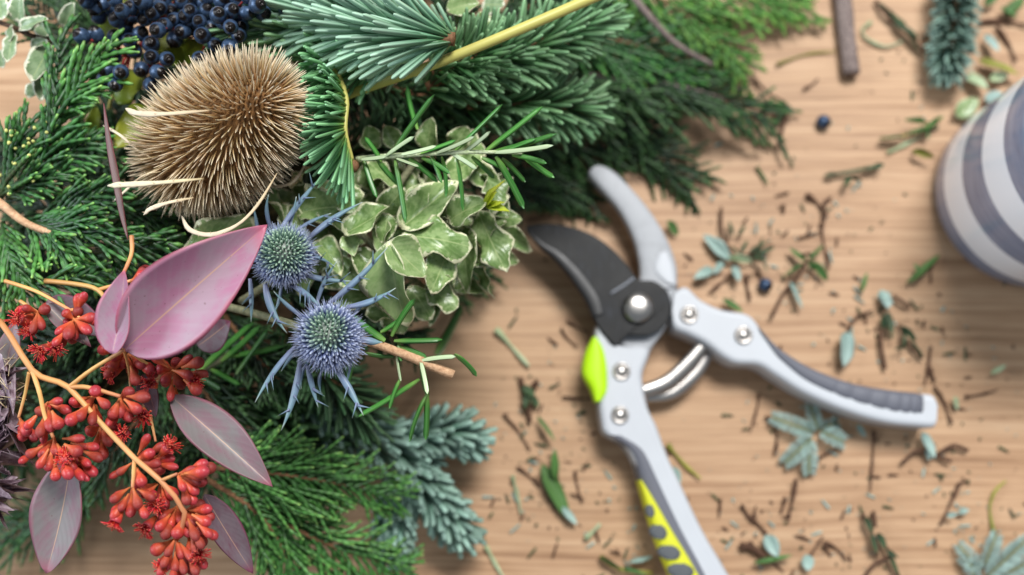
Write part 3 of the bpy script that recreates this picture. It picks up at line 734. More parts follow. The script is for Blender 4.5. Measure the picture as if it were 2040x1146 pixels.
# ================================================================ variegated cluster
def pittosporum():
    root = thing('variegated_sprig', 'dense sprig of wavy green leaves with cream margins beside the sea holly', 'leafy sprig', P(780, 470, 6.5))
    stemmed(root, 'stem', [[(560, 440, 6.8), (680, 440, 7.8), (790, 450, 8.6), (900, 430, 8.4), (975, 400, 8.8)], [(700, 450, 7.8), (780, 520, 8.2), (850, 580, 7.4)], [(760, 440, 8.2), (800, 360, 8.0), (860, 280, 7.6)], [(640, 430, 7.4), (680, 520, 7.6)]], 0.0012, DSTEM)
    Ls = [((775, 481), (790, 640), 74, 10.6, 9.6, 1), ((772, 483), (842, 545), 84, 10.6, 10.2, 1), ((800, 468), (924, 476), 58, 9.6, 9.9, 0), ((890, 440), (958, 402), 60, 9.2, 9.6, 0),
          ((800, 455), (897, 368), 70, 9.2, 9.6, 0), ((688, 468), (768, 418), 60, 9.3, 9.6, 0), ((918, 448), (928, 554), 62, 8.6, 9.0, 0), ((952, 420), (997, 530), 56, 8.8, 8.8, 0),
          ((893, 500), (862, 578), 56, 9.0, 9.3, 0), ((850, 575), (908, 600), 48, 8.3, 8.5, 0), ((760, 428), (800, 380), 50, 9.1, 9.4, 0), ((820, 425), (846, 368), 48, 8.9, 9.1, 0),
          ((712, 500), (758, 570), 52, 8.8, 9.0, 0), ((588, 425), (682, 400), 54, 8.9, 9.3, 0), ((665, 355), (705, 420), 46, 8.8, 9.2, 0), ((730, 622), (785, 642), 42, 8.2, 8.4, 0),
          ((900, 300), (925, 258), 42, 8.3, 8.8, 0), ((850, 300), (858, 242), 42, 8.4, 8.9, 0), ((790, 295), (772, 255), 36, 8.4, 8.7, 0), ((735, 300), (735, 255), 40, 8.2, 8.5, 0),
          ((965, 345), (1005, 400), 50, 8.5, 8.8, 0), ((730, 320), (782, 365), 50, 8.6, 8.9, 0), ((890, 345), (958, 318), 54, 8.5, 8.9, 0), ((815, 570), (858, 625), 48, 8.3, 8.4, 0),
          ((632, 475), (674, 535), 44, 8.4, 8.8, 0), ((680, 515), (715, 570), 46, 8.2, 8.6, 0), ((525, 375), (562, 440), 44, 8.4, 8.8, 0), ((565, 415), (600, 455), 48, 8.5, 8.8, 0),
          ((575, 372), (612, 335), 50, 8.3, 8.6, 0), ((765, 440), (756, 500), 46, 9.3, 9.6, 1), ((772, 425), (766, 475), 40, 9.4, 9.6, 0), ((955, 470), (1000, 440), 44, 8.4, 8.6, 0),
          ((690, 470), (705, 500), 36, 9.2, 9.5, 1), ((975, 395), (1008, 430), 44, 8.3, 8.3, 0), ((865, 440), (905, 400), 50, 8.8, 9.0, 0), ((640, 410), (680, 450), 44, 8.6, 9.0, 0),
          ((870, 530), (900, 570), 46, 8.5, 8.7, 0), ((900, 270), (960, 300), 44, 8.0, 8.4, 0), ((780, 600), (800, 660), 50, 7.8, 7.6, 0), ((940, 330), (985, 370), 46, 8.4, 8.7, 0)]
    for i, (b, t, wd, z0, z1, pale) in enumerate(Ls):
        bb, tt = P(*b, z0), P(*t, z1); tt = bb+(tt-bb)*1.12
        mesh = (PALE_M if pale else PITT_M)[i % (3 if pale else 7)]
        placed(mesh, 'leaf', root, bb, tt, wd*1.15*PXM(bb), (UP+rvec(0.36)).normalized())
    for i in range(74):   # leaves further down, showing between the upper ones
        a, q = rr(0, 2*PI), math.sqrt(RND.random())
        px, py, z = 775+math.cos(a)*q*220, 445+math.sin(a)*q*150, rr(6.2, 7.8)
        b2 = rr(0, 2*PI); ln = rr(60, 92)
        bb, tt = P(px, py, z), P(px+math.cos(b2)*ln, py+math.sin(b2)*ln, z+rr(-0.2, 0.8))
        placed(PITT_M[i % 7], 'leaf', root, bb, tt, rr(42, 58)*PXM(bb), (UP+rvec(0.35)).normalized())
    for (b, t, wd) in [((965, 412), (997, 358), 20), ((968, 408), (1010, 418), 20), ((965, 410), (985, 384), 17), ((970, 412), (1000, 402), 15)]:
        bb, tt = P(*b, 9.3), P(*t, 10.0)
        placed(LIME_M, 'young_leaf', root, bb, tt, wd*PXM(bb), (UP+rvec(0.2)).normalized())
    lower = P(430, 500, 9)
    return root
LIME_M = leaf_grid(LANCE, 6, 10, 0.14, 0.15, 0.2, 0.02, 2, 5, 0.012).mesh('young_leaf', LIME)
pittosporum()
lf = thing('variegated_leaf', 'cream edged green leaf between the teasel and the pink leaf', 'leaf', P(360, 505, 9.0))
placed(PITT_M[2], 'blade', lf, P(362, 515, 9.2), P(505, 430, 9.4), 78*PXM(P(430, 470, 9.2)), UP)
m_ = MB(); tube(m_, [P(330, 540, 8.2), P(345, 525, 8.8), P(362, 515, 9.2)], 0.0006, 6); build(m_, 'stalk', YSTEM, lf)

# ================================================================ rosemary
def rosemary_mesh(k, curve, curve2):
    mb = MB(); ny = 10; rows = []
    for j in range(ny+1):
        t = j/ny
        w_ = 0.5*min(1, 0.55+t*2.5)*(1 if t < 0.86 else math.sqrt(max(0.02, 1-((t-0.86)/0.14)**2)))
        z = -curve*t*t; lat = curve2*t*t
        row = []
        for (u, zz, v) in ((-0.72, -0.34, 1), (-1.0, -0.16, 0), (-0.55, 0.14, 0), (0.0, 0.03, 0), (0.55, 0.14, 0), (1.0, -0.16, 0), (0.72, -0.34, 1), (0.0, -0.16, 1)):
            row.append(mb.add(V((u*w_+lat, t, z+zz*w_*0.12)), t, u, v))
        rows.append(row)
    for a, b in zip(rows, rows[1:]):
        for i in range(8): mb.f.append((a[i], a[(i+1) % 8], b[(i+1) % 8], b[i]))
    mb.f.append(tuple(reversed(rows[-1])))
    return mb.mesh('leaf', ROSE)
ROSE_M = [rosemary_mesh(k, c, d) for k, (c, d) in enumerate(((0.02, 0.5), (0.10, -0.7), (-0.08, 1.0), (0.18, -0.3)))]
def rosemary(label, stem, smat, srad, leaves, extra=0):
    root = thing('rosemary_sprig', label, 'rosemary sprig', P(*stem[0]), 'rosemary sprigs')
    stemmed(root, 'stem', [stem], srad, smat, 9)
    for i, L in enumerate(leaves):
        (b, t, z0, z1) = L[:4]; flip = len(L) > 4 and L[4]
        wpx = L[5] if len(L) > 5 else 11
        bb, tt = P(*b, z0), P(*t, z1)
        if flip: wpx *= 0.8
        up = (UP+rvec(0.3)).normalized()
        if flip: up = -up
        placed(ROSE_M[i % 4], 'leaf', root, bb, tt, wpx*PXM(bb), up, zs=(tt-bb).length)
    return root
Z = 11.0
rosemary('rosemary sprig with pale stem lying over the variegated leaves', [(712, 318, 10.4), (770, 312, 10.9), (860, 306, 11.2), (960, 303, 11.3), (1040, 305, 11.2)], RWHITE, lambda t: 0.0010-0.0005*t,
  [((780, 308), (860, 186), 11, 12.2), ((770, 310), (827, 266), 11, 11.8, 1), ((905, 302), (1003, 204), 11.2, 12.2), ((965, 303), (1080, 216), 11.3, 12), ((925, 304), (980, 266), 11.2, 12, 1),
   ((975, 305), (1108, 276), 11.2, 11.8), ((985, 304), (1100, 299), 11.3, 11.8, 1, 13), ((900, 306), (957, 336), 11.2, 11.6, 1, 12), ((786, 318), (812, 442), 10.9, 11.0), ((725, 318), (743, 392), 10.6, 10.8),
   ((858, 308), (886, 362), 11.1, 10.9), ((910, 312), (933, 418), 11.2, 10.8), ((988, 312), (1049, 414), 11.2, 10.6, 0, 14), ((1040, 308), (1102, 360), 11.1, 10.7, 0, 12), ((1000, 316), (1048, 354), 11.1, 10.4),
   ((940, 312), (990, 356), 11.1, 10.6), ((815, 316), (875, 358), 11.0, 10.6), ((752, 318), (792, 376), 10.8, 10.4), ((832, 258), (800, 176), 10.2, 10.6), ((720, 318), (775, 314), 10.8, 11.1, 1, 12),
   ((800, 308), (870, 296), 11.3, 11.7, 1), ((835, 306), (905, 282), 11.2, 11.6, 0), ((870, 305), (945, 280), 11.3, 11.8, 1), ((760, 322), (735, 272), 10.8, 11.4), ((1000, 303), (1065, 272), 11.3, 11.6),
   ((790, 316), (838, 334), 11.2, 11.5, 1), ((840, 314), (900, 336), 11.1, 11.0), ((960, 314), (1010, 338), 11.2, 11.0), ((1020, 308), (1090, 320), 11.1, 11.2), ((690, 318), (640, 345), 10.2, 9.8), ((880, 312), (900, 390), 11, 10.4)])
rosemary('cut rosemary sprig with woody stem end over the table', [(640, 648, 8.8), (745, 684, 9.6), (820, 712, 9.8), (903, 747, 9.6)], CUTWOOD, lambda t: 0.0013+0.0002*t,
  [((767, 679), (696, 636), 9.8, 10.2, 0, 16), ((785, 679), (878, 680), 9.9, 10.2, 0, 13), ((780, 670), (817, 588), 9.9, 10.6, 0, 12), ((795, 684), (797, 718), 9.8, 9.9), ((798, 692), (852, 708), 9.8, 9.7, 0, 12),
   ((841, 718), (908, 704), 9.9, 10.1, 1, 12), ((905, 706), (958, 740), 10.0, 9.6, 0, 13), ((838, 720), (855, 784), 9.9, 9.8, 1, 12), ((790, 706), (797, 760), 9.7, 9.6, 1, 9), ((797, 756), (768, 812), 9.6, 9.2, 0, 9),
   ((836, 756), (722, 834), 9.4, 9.0, 0, 11), ((850, 786), (798, 878), 9.8, 9.0, 0, 12), ((850, 786), (853, 878), 9.8, 9.0, 0, 12), ((728, 704), (782, 720), 9.6, 9.4), ((700, 700), (702, 760), 8.8, 8.2, 0, 11),
   ((868, 706), (930, 598), 4.6, 3.6, 0, 15), ((872, 712), (920, 628), 4.2, 3.2, 1, 13), ((758, 662), (800, 640), 9.6, 10, 0, 10), ((860, 724), (890, 735), 9.6, 9.4), ((840, 730), (842, 800), 8.6, 7.6, 0, 11)])
rosemary('dark rosemary sprig in shade left of the lower sea holly', [(330, 760, 5.2), (400, 740, 6.0), (480, 690, 6.6)], DSTEM, 0.0010,
  [((400, 738), (500, 640), 6.4, 7.0, 0, 13), ((440, 720), (520, 660), 6.4, 7.2, 0, 12), ((470, 745), (535, 650), 6.4, 7.0, 0, 13), ((420, 735), (470, 760), 6.2, 6.8, 0, 12), ((380, 745), (440, 770), 6.2, 6.6, 0, 12), ((450, 710), (560, 700), 6.4, 6.8, 0, 12)])

# ================================================================ teasel
def teasel():
    C = P(440, 268, 10.3)
    px1 = PXM(C)
    root = thing('teasel_head', 'brown spiky dried teasel head near the blue berries', 'teasel', C)
    tip = V((0.82*math.cos(0.42), 0.82*math.sin(0.42), 0.57)).normalized()
    ex, ey = frame(tip)      # ex,ey perpendicular to the axis
    A, B = 0.0285, 0.0160
    body = MB()
    prof = []
    for j in range(15):
        th = -PI/2+PI*j/14
        prof.append((max(0.0002, B*math.cos(th)*(1.0-0.10*math.sin(th))), A*math.sin(th)))
    lathe(body, prof, 22, Matrix.Translation(C) @ Matrix((ex, tip, ey)).transposed().to_4x4())
    build(body, 'core', TBODY, root)
    sp = MB()
    N = 1850
    for i in range(N):
        s = -0.86+1.85*(i+0.5)/N          # sin(latitude), base to tip
        s = min(0.9985, s)
        lat = math.asin(s); az = i*2.39996+rr(-.05, .05)
        rad = ex*math.cos(az)+ey*math.sin(az)
        p = C+tip*(A*math.sin(lat))+rad*(B*math.cos(lat)*(1-0.10*math.sin(lat)))
        nrm = (tip*(math.sin(lat)/A)+rad*(math.cos(lat)/B)).normalized()
        d = (nrm*1.0-tip*0.06+rvec(0.06)).normalized()
        L = rr(0.0062, 0.0094)*(1.0 if RND.random() > 0.05 else 0.6)*(0.86 if s > 0.93 else 1.0)
        bow = tip*0.0008
        rnd = RND.random()
        x, y = frame(d)
        prev = None
        for (q, r_) in ((0., .00038), (.4, .00030), (.8, .00018), (1., .00003)):
            c = p+d*(L*q)+bow*(q*q)
            ids = [sp.add(c+x*(math.cos(a)*r_)+y*(math.sin(a)*r_), q, 0, rnd) for a in (0, 2.0944, 4.1888)]
            if prev:
                for k in range(3): sp.f.append((prev[k], prev[(k+1) % 3], ids[(k+1) % 3], ids[k]))
            prev = ids
    build(sp, 'spines', SPINE, root, stuff=True)
    def bract(path, w0):
        mb = MB(); pts = catmull([P(*p) for p in path], 22)
        tube(mb, pts, lambda t: w0*px1*min(1, 0.10+t*4.5)*(1-t)**0.55*(1+0.15*math.sin(t*17))+0.00008, 7, flat=0.35, r=RND.random(), bump=0.10)
        for _ in range(10):
            i = RND.randrange(2, 18); d = rvec().normalized()
            tube(mb, [pts[i], pts[i]+d*0.0012], lambda t: 0.00018*(1-t)+0.00002, 4, r=0.6)
        build(mb, 'bract', TBRACT, root)
    bract([(250, 216, 11.2), (275, 226, 12.2), (330, 227, 13.1), (418, 220, 13.7)], 7)
    bract([(214, 370, 11.0), (250, 368, 12.0), (320, 364, 12.9), (406, 356, 13.4)], 7)
    bract([(286, 428, 11.2), (300, 416, 11.8), (335, 404, 12.4), (386, 394, 12.6)], 5.5)
    bract([(362, 430, 10.0), (378, 458, 10.8), (420, 468, 11.4), (470, 450, 11.9), (512, 410, 12.1), (552, 345, 12.2)], 5.5)
    bract([(205, 250, 9.8), (240, 270, 10.4), (275, 300, 10.8), (310, 318, 11)], 3)
    bract([(225, 402, 9.6), (250, 380, 10.4), (285, 350, 11), (320, 342, 11.2)], 3)
    bract([(540, 372, 9.0), (580, 365, 9.4), (606, 330, 9.6), (612, 290, 9.6)], 3.5)
    bract([(470, 92, 8.8), (520, 98, 9.0), (570, 115, 9.0), (605, 150, 9.0)], 4)
    st = MB(); base = C-tip*A
    tube(st, catmull([base, base-tip*0.014-V((0.004, 0.002, 0)), base-tip*0.024-V((0.012, 0.006, -0.004))], 10), 0.0026, 9)
    build(st, 'stem', DSTEM, root)
teasel()

# ================================================================ sea holly
def sea_holly(label, c, rx, tipdir, bracts, stem, seed, rad_k=1.0):
    C = P(*c); R_ = rx*PXM(C)
    root = thing('sea_holly', label, 'sea holly', C, 'blue sea holly heads')
    tip = V(tipdir).normalized(); ex, ey = frame(tip)
    A, B = R_*0.92, R_*0.80
    core = MB(); prof = [(max(0.0002, B*0.86*math.cos(-PI/2+PI*j/10)), A*0.86*math.sin(-PI/2+PI*j/10)) for j in range(11)]
    lathe(core, prof, 16, Matrix.Translation(C) @ Matrix((ex, tip, ey)).transposed().to_4x4())
    build(core, 'core', BRACT, root)
    fm = MB(); N = 400
    for i in range(N):
        s = 1-1.62*(i+0.5)/N; lat = math.asin(s); az = i*2.39996
        rad = ex*math.cos(az)+ey*math.sin(az)
        p = C+tip*(A*0.82*s)+rad*(B*0.82*math.cos(lat))
        nrm = (tip*(s/A)+rad*(math.cos(lat)/B)).normalized()
        d = (nrm*0.95+tip*0.12+rvec(0.06)).normalized()
        polar = (1-s)/1.62*rad_k+rr(-0.08, 0.08)
        L = R_*rr(0.22, 0.30)
        w_ = R_*0.040
        x, y = frame(d); prev = None
        for (q, r_) in ((0., .8), (.45, .8), (.7, 1.0), (.9, .7), (1., .25)):
            ids = [fm.add(p+d*(L*q)+x*(math.cos(a)*r_*w_)+y*(math.sin(a)*r_*w_), q, 0, polar) for a in (0, 1.2566, 2.513, 3.77, 5.026)]
            if prev:
                for k in range(5): fm.f.append((prev[k], prev[(k+1) % 5], ids[(k+1) % 5], ids[k]))
            prev = ids
        fm.f.append(tuple(prev))
        for k in range(2):   # pointed bracteoles between the florets
            d2 = (d+rvec(0.20)).normalized()
            tube(fm, [p, p+d2*L*1.0, p+d2*L*rr(1.35, 2.0)], lambda t: w_*0.5*(1-t)+0.00002, 3, r=polar+0.15, cap=False)
    build(fm, 'florets', FLORET, root, stuff=True)
    for k, (b, t, wd, z0, z1, sag) in enumerate(bracts):
        bb, tt = P(*b, z0), P(*t, z1)
        d = tt-bb; L = d.length; d.normalize(); x, n = frame(d)
        mb = MB(); hw = wd*PXM(bb)*0.29; prev = None
        side = rr(-0.08, 0.08)
        for j in range(13):
            q = j/12
            w_ = hw*(0.55+0.75*math.sin(PI*min(1, q*0.9+0.08)))*(1-q**3)+0.00008
            ce = bb.lerp(tt, q)+n*(sag*L*4*q*(1-q))+x*(side*L*4*q*(1-q))
            ids = [mb.add(ce-x*w_, q, -1, 0.4), mb.add(ce-n*w_*0.5, q, 0, 0.7), mb.add(ce+x*w_, q, 1, 0.4), mb.add(ce-n*(w_*0.5+0.00035), q, 0, 0.3)]
            if prev:
                for m in range(4): mb.f.append((prev[m], prev[(m+1) % 4], ids[(m+1) % 4], ids[m]))
            prev = ids
        mb.f.append(tuple(prev))
        if L > 0.012:
            for m in range(3):
                q = rr(0.3, 0.85); sd = RND.choice((-1, 1))
                ce = bb.lerp(tt, q)+n*(sag*L*4*q*(1-q))+x*(side*L*4*q*(1-q))
                e = ce+(x*sd*0.75+d*0.7+n*rr(-.2, .4)).normalized()*rr(0.0022, 0.0048)
                tube(mb, [ce, ce.lerp(e, 0.6), e], lambda t: hw*0.45*(1-t)+0.00004, 4, r=0.5)
        build(mb, 'bract', BRACT, root)
    stemmed(root, 'stem', stem, 0.0013, DSTEM, 8)
sea_holly('greenish blue sea holly head touching the pink leaf tip', (568, 510, 10.6), 64, (0.15, 0.1, 1),
  [((612, 478), (722, 403), 17, 10.8, 11.8, 0.03), ((528, 565), (572, 664), 19, 10.6, 10.4, 0.05), ((580, 568), (645, 618), 15, 10.4, 10.9, 0.08), ((498, 555), (500, 642), 13, 10.2, 10.0, 0.03),
   ((560, 455), (640, 352), 15, 10.2, 10.8, 0.04), ((600, 545), (702, 560), 15, 10.2, 10.2, 0.03), ((540, 455), (535, 388), 11, 10.2, 10.9, 0.02), ((590, 460), (660, 425), 9, 10.2, 10.4, 0.03),
   ((612, 510), (668, 532), 9, 10.3, 11.0, 0.08), ((515, 470), (505, 412), 9, 10, 10.6, 0.02), ((575, 450), (590, 392), 9, 10.2, 10.7, 0.02), ((560, 570), (545, 625), 9, 10, 10, 0.03)],
  [[(566, 520, 10.0), (540, 560, 8.8), (480, 600, 7.6)]], 1, 1.15)
sea_holly('violet blue sea holly head lowest beside the cut rosemary', (656, 672, 10.9), 71, (0.05, 0.12, 1),
  [((690, 612), (788, 574), 17, 11.0, 11.6, 0.03), ((655, 605), (772, 493), 17, 10.8, 11.8, 0.03), ((588, 690), (508, 802), 14, 10.6, 10.4, 0.06), ((598, 718), (560, 858), 19, 10.6, 10.2, 0.03),
   ((612, 728), (634, 812), 15, 10.6, 10.4, 0.03), ((668, 732), (724, 828), 19, 10.6, 10.6, 0.03), ((722, 675), (762, 682), 20, 10.4, 10.4, 0.02), ((630, 610), (672, 520), 11, 10.4, 11.0, 0.02),
   ((600, 630), (545, 580), 11, 10.2, 10.6, 0.03), ((640, 738), (640, 785), 9, 10.4, 10.2, 0.02), ((705, 625), (735, 600), 9, 10.4, 11, 0.02), ((620, 612), (618, 560), 9, 10.2, 10.9, 0.02), ((590, 700), (560, 740), 9, 10.2, 10.2, 0.02), ((700, 720), (690, 765), 8, 10.2, 10.2, 0.02), ((610, 725), (600, 775), 8, 10.2, 10.2, 0.03)],
  [[(650, 680, 10.0), (590, 650, 9.6), (520, 628, 9.2), (430, 606, 8.8)]], 2, 2.4)

# ================================================================ eucalyptus branch with red gum buds
def eucalyptus():
    root = thing('eucalyptus_branch', 'flowering eucalyptus branch with pink leaves and red gum buds', 'eucalyptus branch', P(10, 655, 10))
    S = 11.3
    mains = [([(0, 640, S-.4), (22, 672, S-.1), (64, 738, S), (100, 757, S), (137, 772, S), (197, 839, S), (268, 913, S+.2), (320, 958, S+.3), (368, 1021, S), (352, 1075, S-.6)], 0.00115)]
    subs = [([(137, 772, S), (185, 735, S+.2), (248, 697, S+.5)], .0009), ([(137, 772, S), (175, 772, S+.1), (240, 790, S+.1)], .0009), ([(64, 738, S), (78, 780, S+.1), (89, 828, S), (106, 872, S)], .0009),
            ([(58, 742, S), (50, 785, S-.3), (37, 832, S-.5)], .0007), ([(268, 913, S+.2), (264, 972, S+.2)], .0008), ([(320, 958, S+.3), (353, 944, S+.4)], .0007), ([(10, 560, S-1.2), (75, 582, S-.9), (143, 620, S-.6)], .0008),
            ([(90, 560, S-1.5), (150, 566, S-1.2), (195, 578, S-.9), (218, 612, S-.6), (245, 660, S-.1)], .001), ([(195, 578, S-.9), (240, 565, S-.8), (275, 556, S-.6)], .0008), ([(143, 616, S-.6), (165, 640, S-.5)], .0006),
            ([(40, 600, S-1), (75, 622, S-.7)], .0007), ([(245, 690, S-.4), (255, 730, S-1.0), (262, 790, S-1.0)], .0006), ([(245, 690, S-.4), (300, 730, S-1.2), (345, 745, S-1.4)], .0007), ([(300, 830, S-2), (310, 880, S-2)], .0006), ([(262, 470, S-.8), (262, 505, S-.7), (246, 545, S-.4)], .0009)]
    allp = mains+subs
    mb = MB()
    for (p, r_) in allp:
        tube(mb, catmull([P(*a) for a in p], 18), lambda t, r_=r_: r_*(0.80-0.2*t), 8, r=RND.random(), bump=0.07)
    build(mb, 'stem', ESTEM, root)
    # gum buds
    bms = []
    for k, (f, ln) in enumerate(((1.0, 1.0), (0.92, 1.05), (1.08, 0.95), (1.0, 1.1))):
        m = MB()
        pr = [(0.10, 0.0), (0.13, 0.15), (0.22, 0.32), (0.36, 0.50), (0.46, 0.64), (0.49, 0.745), (0.455, 0.77), (0.465, 0.80), (0.41, 0.88), (0.27, 0.955), (0.10, 0.995), (0.0, 1.0)]
        lathe(m, [(q*f, y) for q, y in pr], 12)
        bms.append(m.mesh('bud', BUD))
    U = [((95, 803), [(113, 800), (132, 817), (80, 820), (80, 862), (117, 845), (56, 848), (100, 850)], S),
         ((190, 788), [(147, 800), (190, 785), (160, 830), (184, 837), (210, 806), (141, 838), (170, 812)], S+.1),
         ((240, 790), [(254, 783), (288, 792), (225, 826), (256, 830), (273, 815), (217, 842), (240, 822)], S),
         ((108, 874), [(60, 905), (85, 905), (158, 874), (154, 900), (97, 930), (111, 949), (136, 945), (160, 948), (80, 926), (184, 940), (195, 912), (111, 900), (130, 915), (172, 922), (145, 930)], S-.1),
         ((264, 968), [(228, 994), (300, 990), (228, 1028), (260, 1020), (288, 1024), (243, 1010), (275, 1005)], S+.1),
         ((268, 918), [(240, 940), (292, 874), (298, 904), (322, 890), (310, 924), (337, 915), (345, 930), (282, 960)], S-.2),
         ((353, 945), [(404, 925), (380, 936), (398, 947), (364, 970), (388, 978), (372, 997), (405, 940), (390, 960)], S+.3),
         ((368, 1018), [(412, 1015), (411, 1040), (382, 1042), (389, 1068), (374, 1060), (416, 1064), (353, 1064), (389, 1094), (418, 1030), (400, 1056), (400, 1085)], S),
         ((350, 1072), [(309, 1097), (335, 1101), (349, 1131), (366, 1135), (389, 1137), (327, 1123), (345, 1150), (380, 1110), (360, 1105), (404, 1125), (320, 1140)], S-.5),
         ((148, 636), [(166, 592), (133, 625), (154, 624), (183, 634), (173, 657), (118, 660), (137, 666), (112, 682), (190, 640), (150, 668)], S-.3),
         ((75, 622), [(54, 615), (86, 618), (82, 648), (48, 640), (66, 655)], S-.5),
         ((262, 560), [(283, 549), (290, 562), (272, 578), (300, 552)], S-.5),
         ((250, 700), [(204, 697), (223, 732), (263, 740), (280, 725), (245, 725), (230, 712), (297, 735), (215, 745), (270, 758)], S-.9),
         ((345, 738), [(330, 756), (350, 725), (374, 747), (396, 722), (392, 778), (360, 766), (310, 715), (340, 790), (405, 745), (320, 735), (375, 715), (386, 762)], S-1.3),
         ((200, 845), [(180, 860), (215, 880), (235, 870), (190, 890), (228, 850), (205, 905)], S-1.0),
         ((320, 960), [(290, 985), (330, 1000), (345, 985), (300, 1010), (318, 1022)], S-.6),
         ((352, 1010), [(325, 1030), (340, 1045), (360, 1035), (330, 1065), (318, 1050)], S-.5),
         ((40, 835), [(52, 858), (66, 868), (45, 870)], S-.8)]
    n = 0
    for (node, tips, z) in U:
        back = [(node[0]+(t[0]-node[0])*rr(.7, 1.15)+rr(-12, 12), node[1]+(t[1]-node[1])*rr(.7, 1.15)+rr(-12, 12), -0.75) for t in tips if RND.random() < 0.85]
        for (tx, ty, zd) in [(t[0], t[1], 0) for t in tips]+back:
            dx, dy = tx-node[0], ty-node[1]
            dl = math.hypot(dx, dy) or 1
            L = 45*rr(0.9, 1.12)
            ux, uy = dx/dl, dy/dl
            e = min(L*0.96, dl+12)
            zt = z+zd+rr(-0.3, 0.45)
            tp = P(tx+ux*10, ty+uy*10, zt)
            bs = P(tx+ux*10-ux*e, ty+uy*10-uy*e, zt-(0.25+rr(-.2, .3) if e > 30 else 0.45))
            wd = 23.5*PXM(tp)*rr(0.70, 1.12)
            placed(bms[n % 4], 'bud', root, bs, tp, wd, UP, zs=wd); n += 1
    # opened blossoms
    for (bx, by, z, d) in [(34, 635, S-.4, (-.2, .2, 1)), (81, 700, S-.5, (-.3, -.5, .7)), (113, 693, S-.4, (.2, -.5, .8)), (298, 762, S-1.0, (-.1, .2, 1)), (387, 757, S-1.2, (.5, .1, .8)), (221, 744, S-1.0, (-.5, -.5, .6)),
                           (286, 830, S-.5, (.3, -.5, .8)), (245, 864, S-.7, (0, -.1, 1)), (130, 915, S+.1, (-.1, .1, 1)), (338, 889, S, (.7, .5, .5)), (290, 1053, S-.3, (-.3, -.6, .7)), (312, 1006, S-.2, (.1, .2, 1)), (395, 1105, S-.2, (.6, -.4, .6)), (325, 1130, S-.8, (-.5, -.3, .7)), (228, 1042, S, (-.3, -.8, .3)), (60, 660, S-.8, (0, -.3, .8))]:
        c = P(bx, by, z); d = V(d).normalized(); x, n_ = frame(d)
        m = MB()
        Mx = Matrix.Translation(c-d*0.004) @ Matrix((x, d, n_)).transposed().to_4x4()
        lathe(m, [(0.0006, -0.001), (0.0011, 0.001), (0.0017, 0.003), (0.0017, 0.0038), (0.0008, 0.0036)], 10, Mx, 0.1)
        o = build(m, 'blossom', BUD, root)
        s_ = MB()
        for q in range(90):
            a = rr(0, 2*PI); sp = rr(0.15, 1.15)
            rad = x*math.cos(a)+n_*math.sin(a)
            p0 = c-d*0.0004+rad*0.0012*min(1, sp)
            p1 = p0+(d*1.0+rad*sp*0.5)*rr(0.0008, 0.0016); p2 = p1+(d*0.4+rad*sp*1.2)*rr(0.0006, 0.0016)
            tube(s_, [p0, p1, p2], lambda t: 0.00009 if t < 0.9 else 0.00016, 3, r=RND.random())
        build(s_, 'stamens', STAMEN, o, stuff=True)
    # leaves
    def eleaf(b, t, wd, z0, z1, mat, up=UP, prof=EUCP, seed=1, **kw):
        kk = dict(fold=0.08, bend=0.0, twist=0.0, wave=0.012, wk=1.5, thick=0.006, nx=14, ny=26, cup=0.15); kk.update(kw)
        m = leaf_grid(prof, seed=seed, **kk).mesh('leaf', mat)
        bb, tt = P(*b, z0), P(*t, z1)
        placed(m, 'leaf', root, bb, tt, wd*PXM(bb.lerp(tt, 0.5)), V(up).normalized())
    eleaf((243, 700), (530, 449), 172, 11.9, 12.6, EUC, (0.25, -0.15, 1), seed=3, cup=-0.16, fold=0.14, wave=0.03, wk=1.1)
    eleaf((228, 704), (252, 538), 88, 11.9, 12.7, EUC, (-0.3, 0.1, 1), seed=5, fold=0.12)
    eleaf((338, 786), (543, 968), 92, 10.2, 10.4, EUC_G, (0.2, 0.25, 1), ovate(0.86, 0.9, 0.04), seed=6, cup=-0.1)
    eleaf((148, 905), (98, 1140), 116, 10.6, 9.6, EUC_G, (-0.2, 0, 1), ovate(0.95, 0.72, 0.05), seed=7)
    eleaf((405, 985), (502, 1142), 62, 9.6, 8.6, EUC_P, (0.4, 0.2, 1), ovate(0.8, 0.8, 0.05), seed=8)
    eleaf((92, 608), (182, 694), 42, 10.3, 10.4, EUC_G, (0.3, 0.4, 1), seed=9)
    eleaf((96, 600), (222, 672), 66, 9.8, 9.8, EUC_P, (-0.2, 0.3, 1), seed=10)
    eleaf((395, 690), (460, 640), 70, 8.6, 8.8, EUC_P, (0, 0, 1), seed=11)
    eleaf((256, 478), (207, 206), 30, 10.7, 11.5, EUC_D, (-0.8, 0.1, 0.8), ovate(0.9, 0.9, 0.05), seed=12, fold=0.02, cup=0.02, wave=0.004)
    eleaf((285, 745), (312, 830), 40, 9.6, 9.2, EUC_P, (0, 0, 1), seed=13)
    eleaf((10, 740), (32, 640), 50, 9.8, 9.8, EUC_G, (0, 0, 1), seed=14)
eucalyptus()

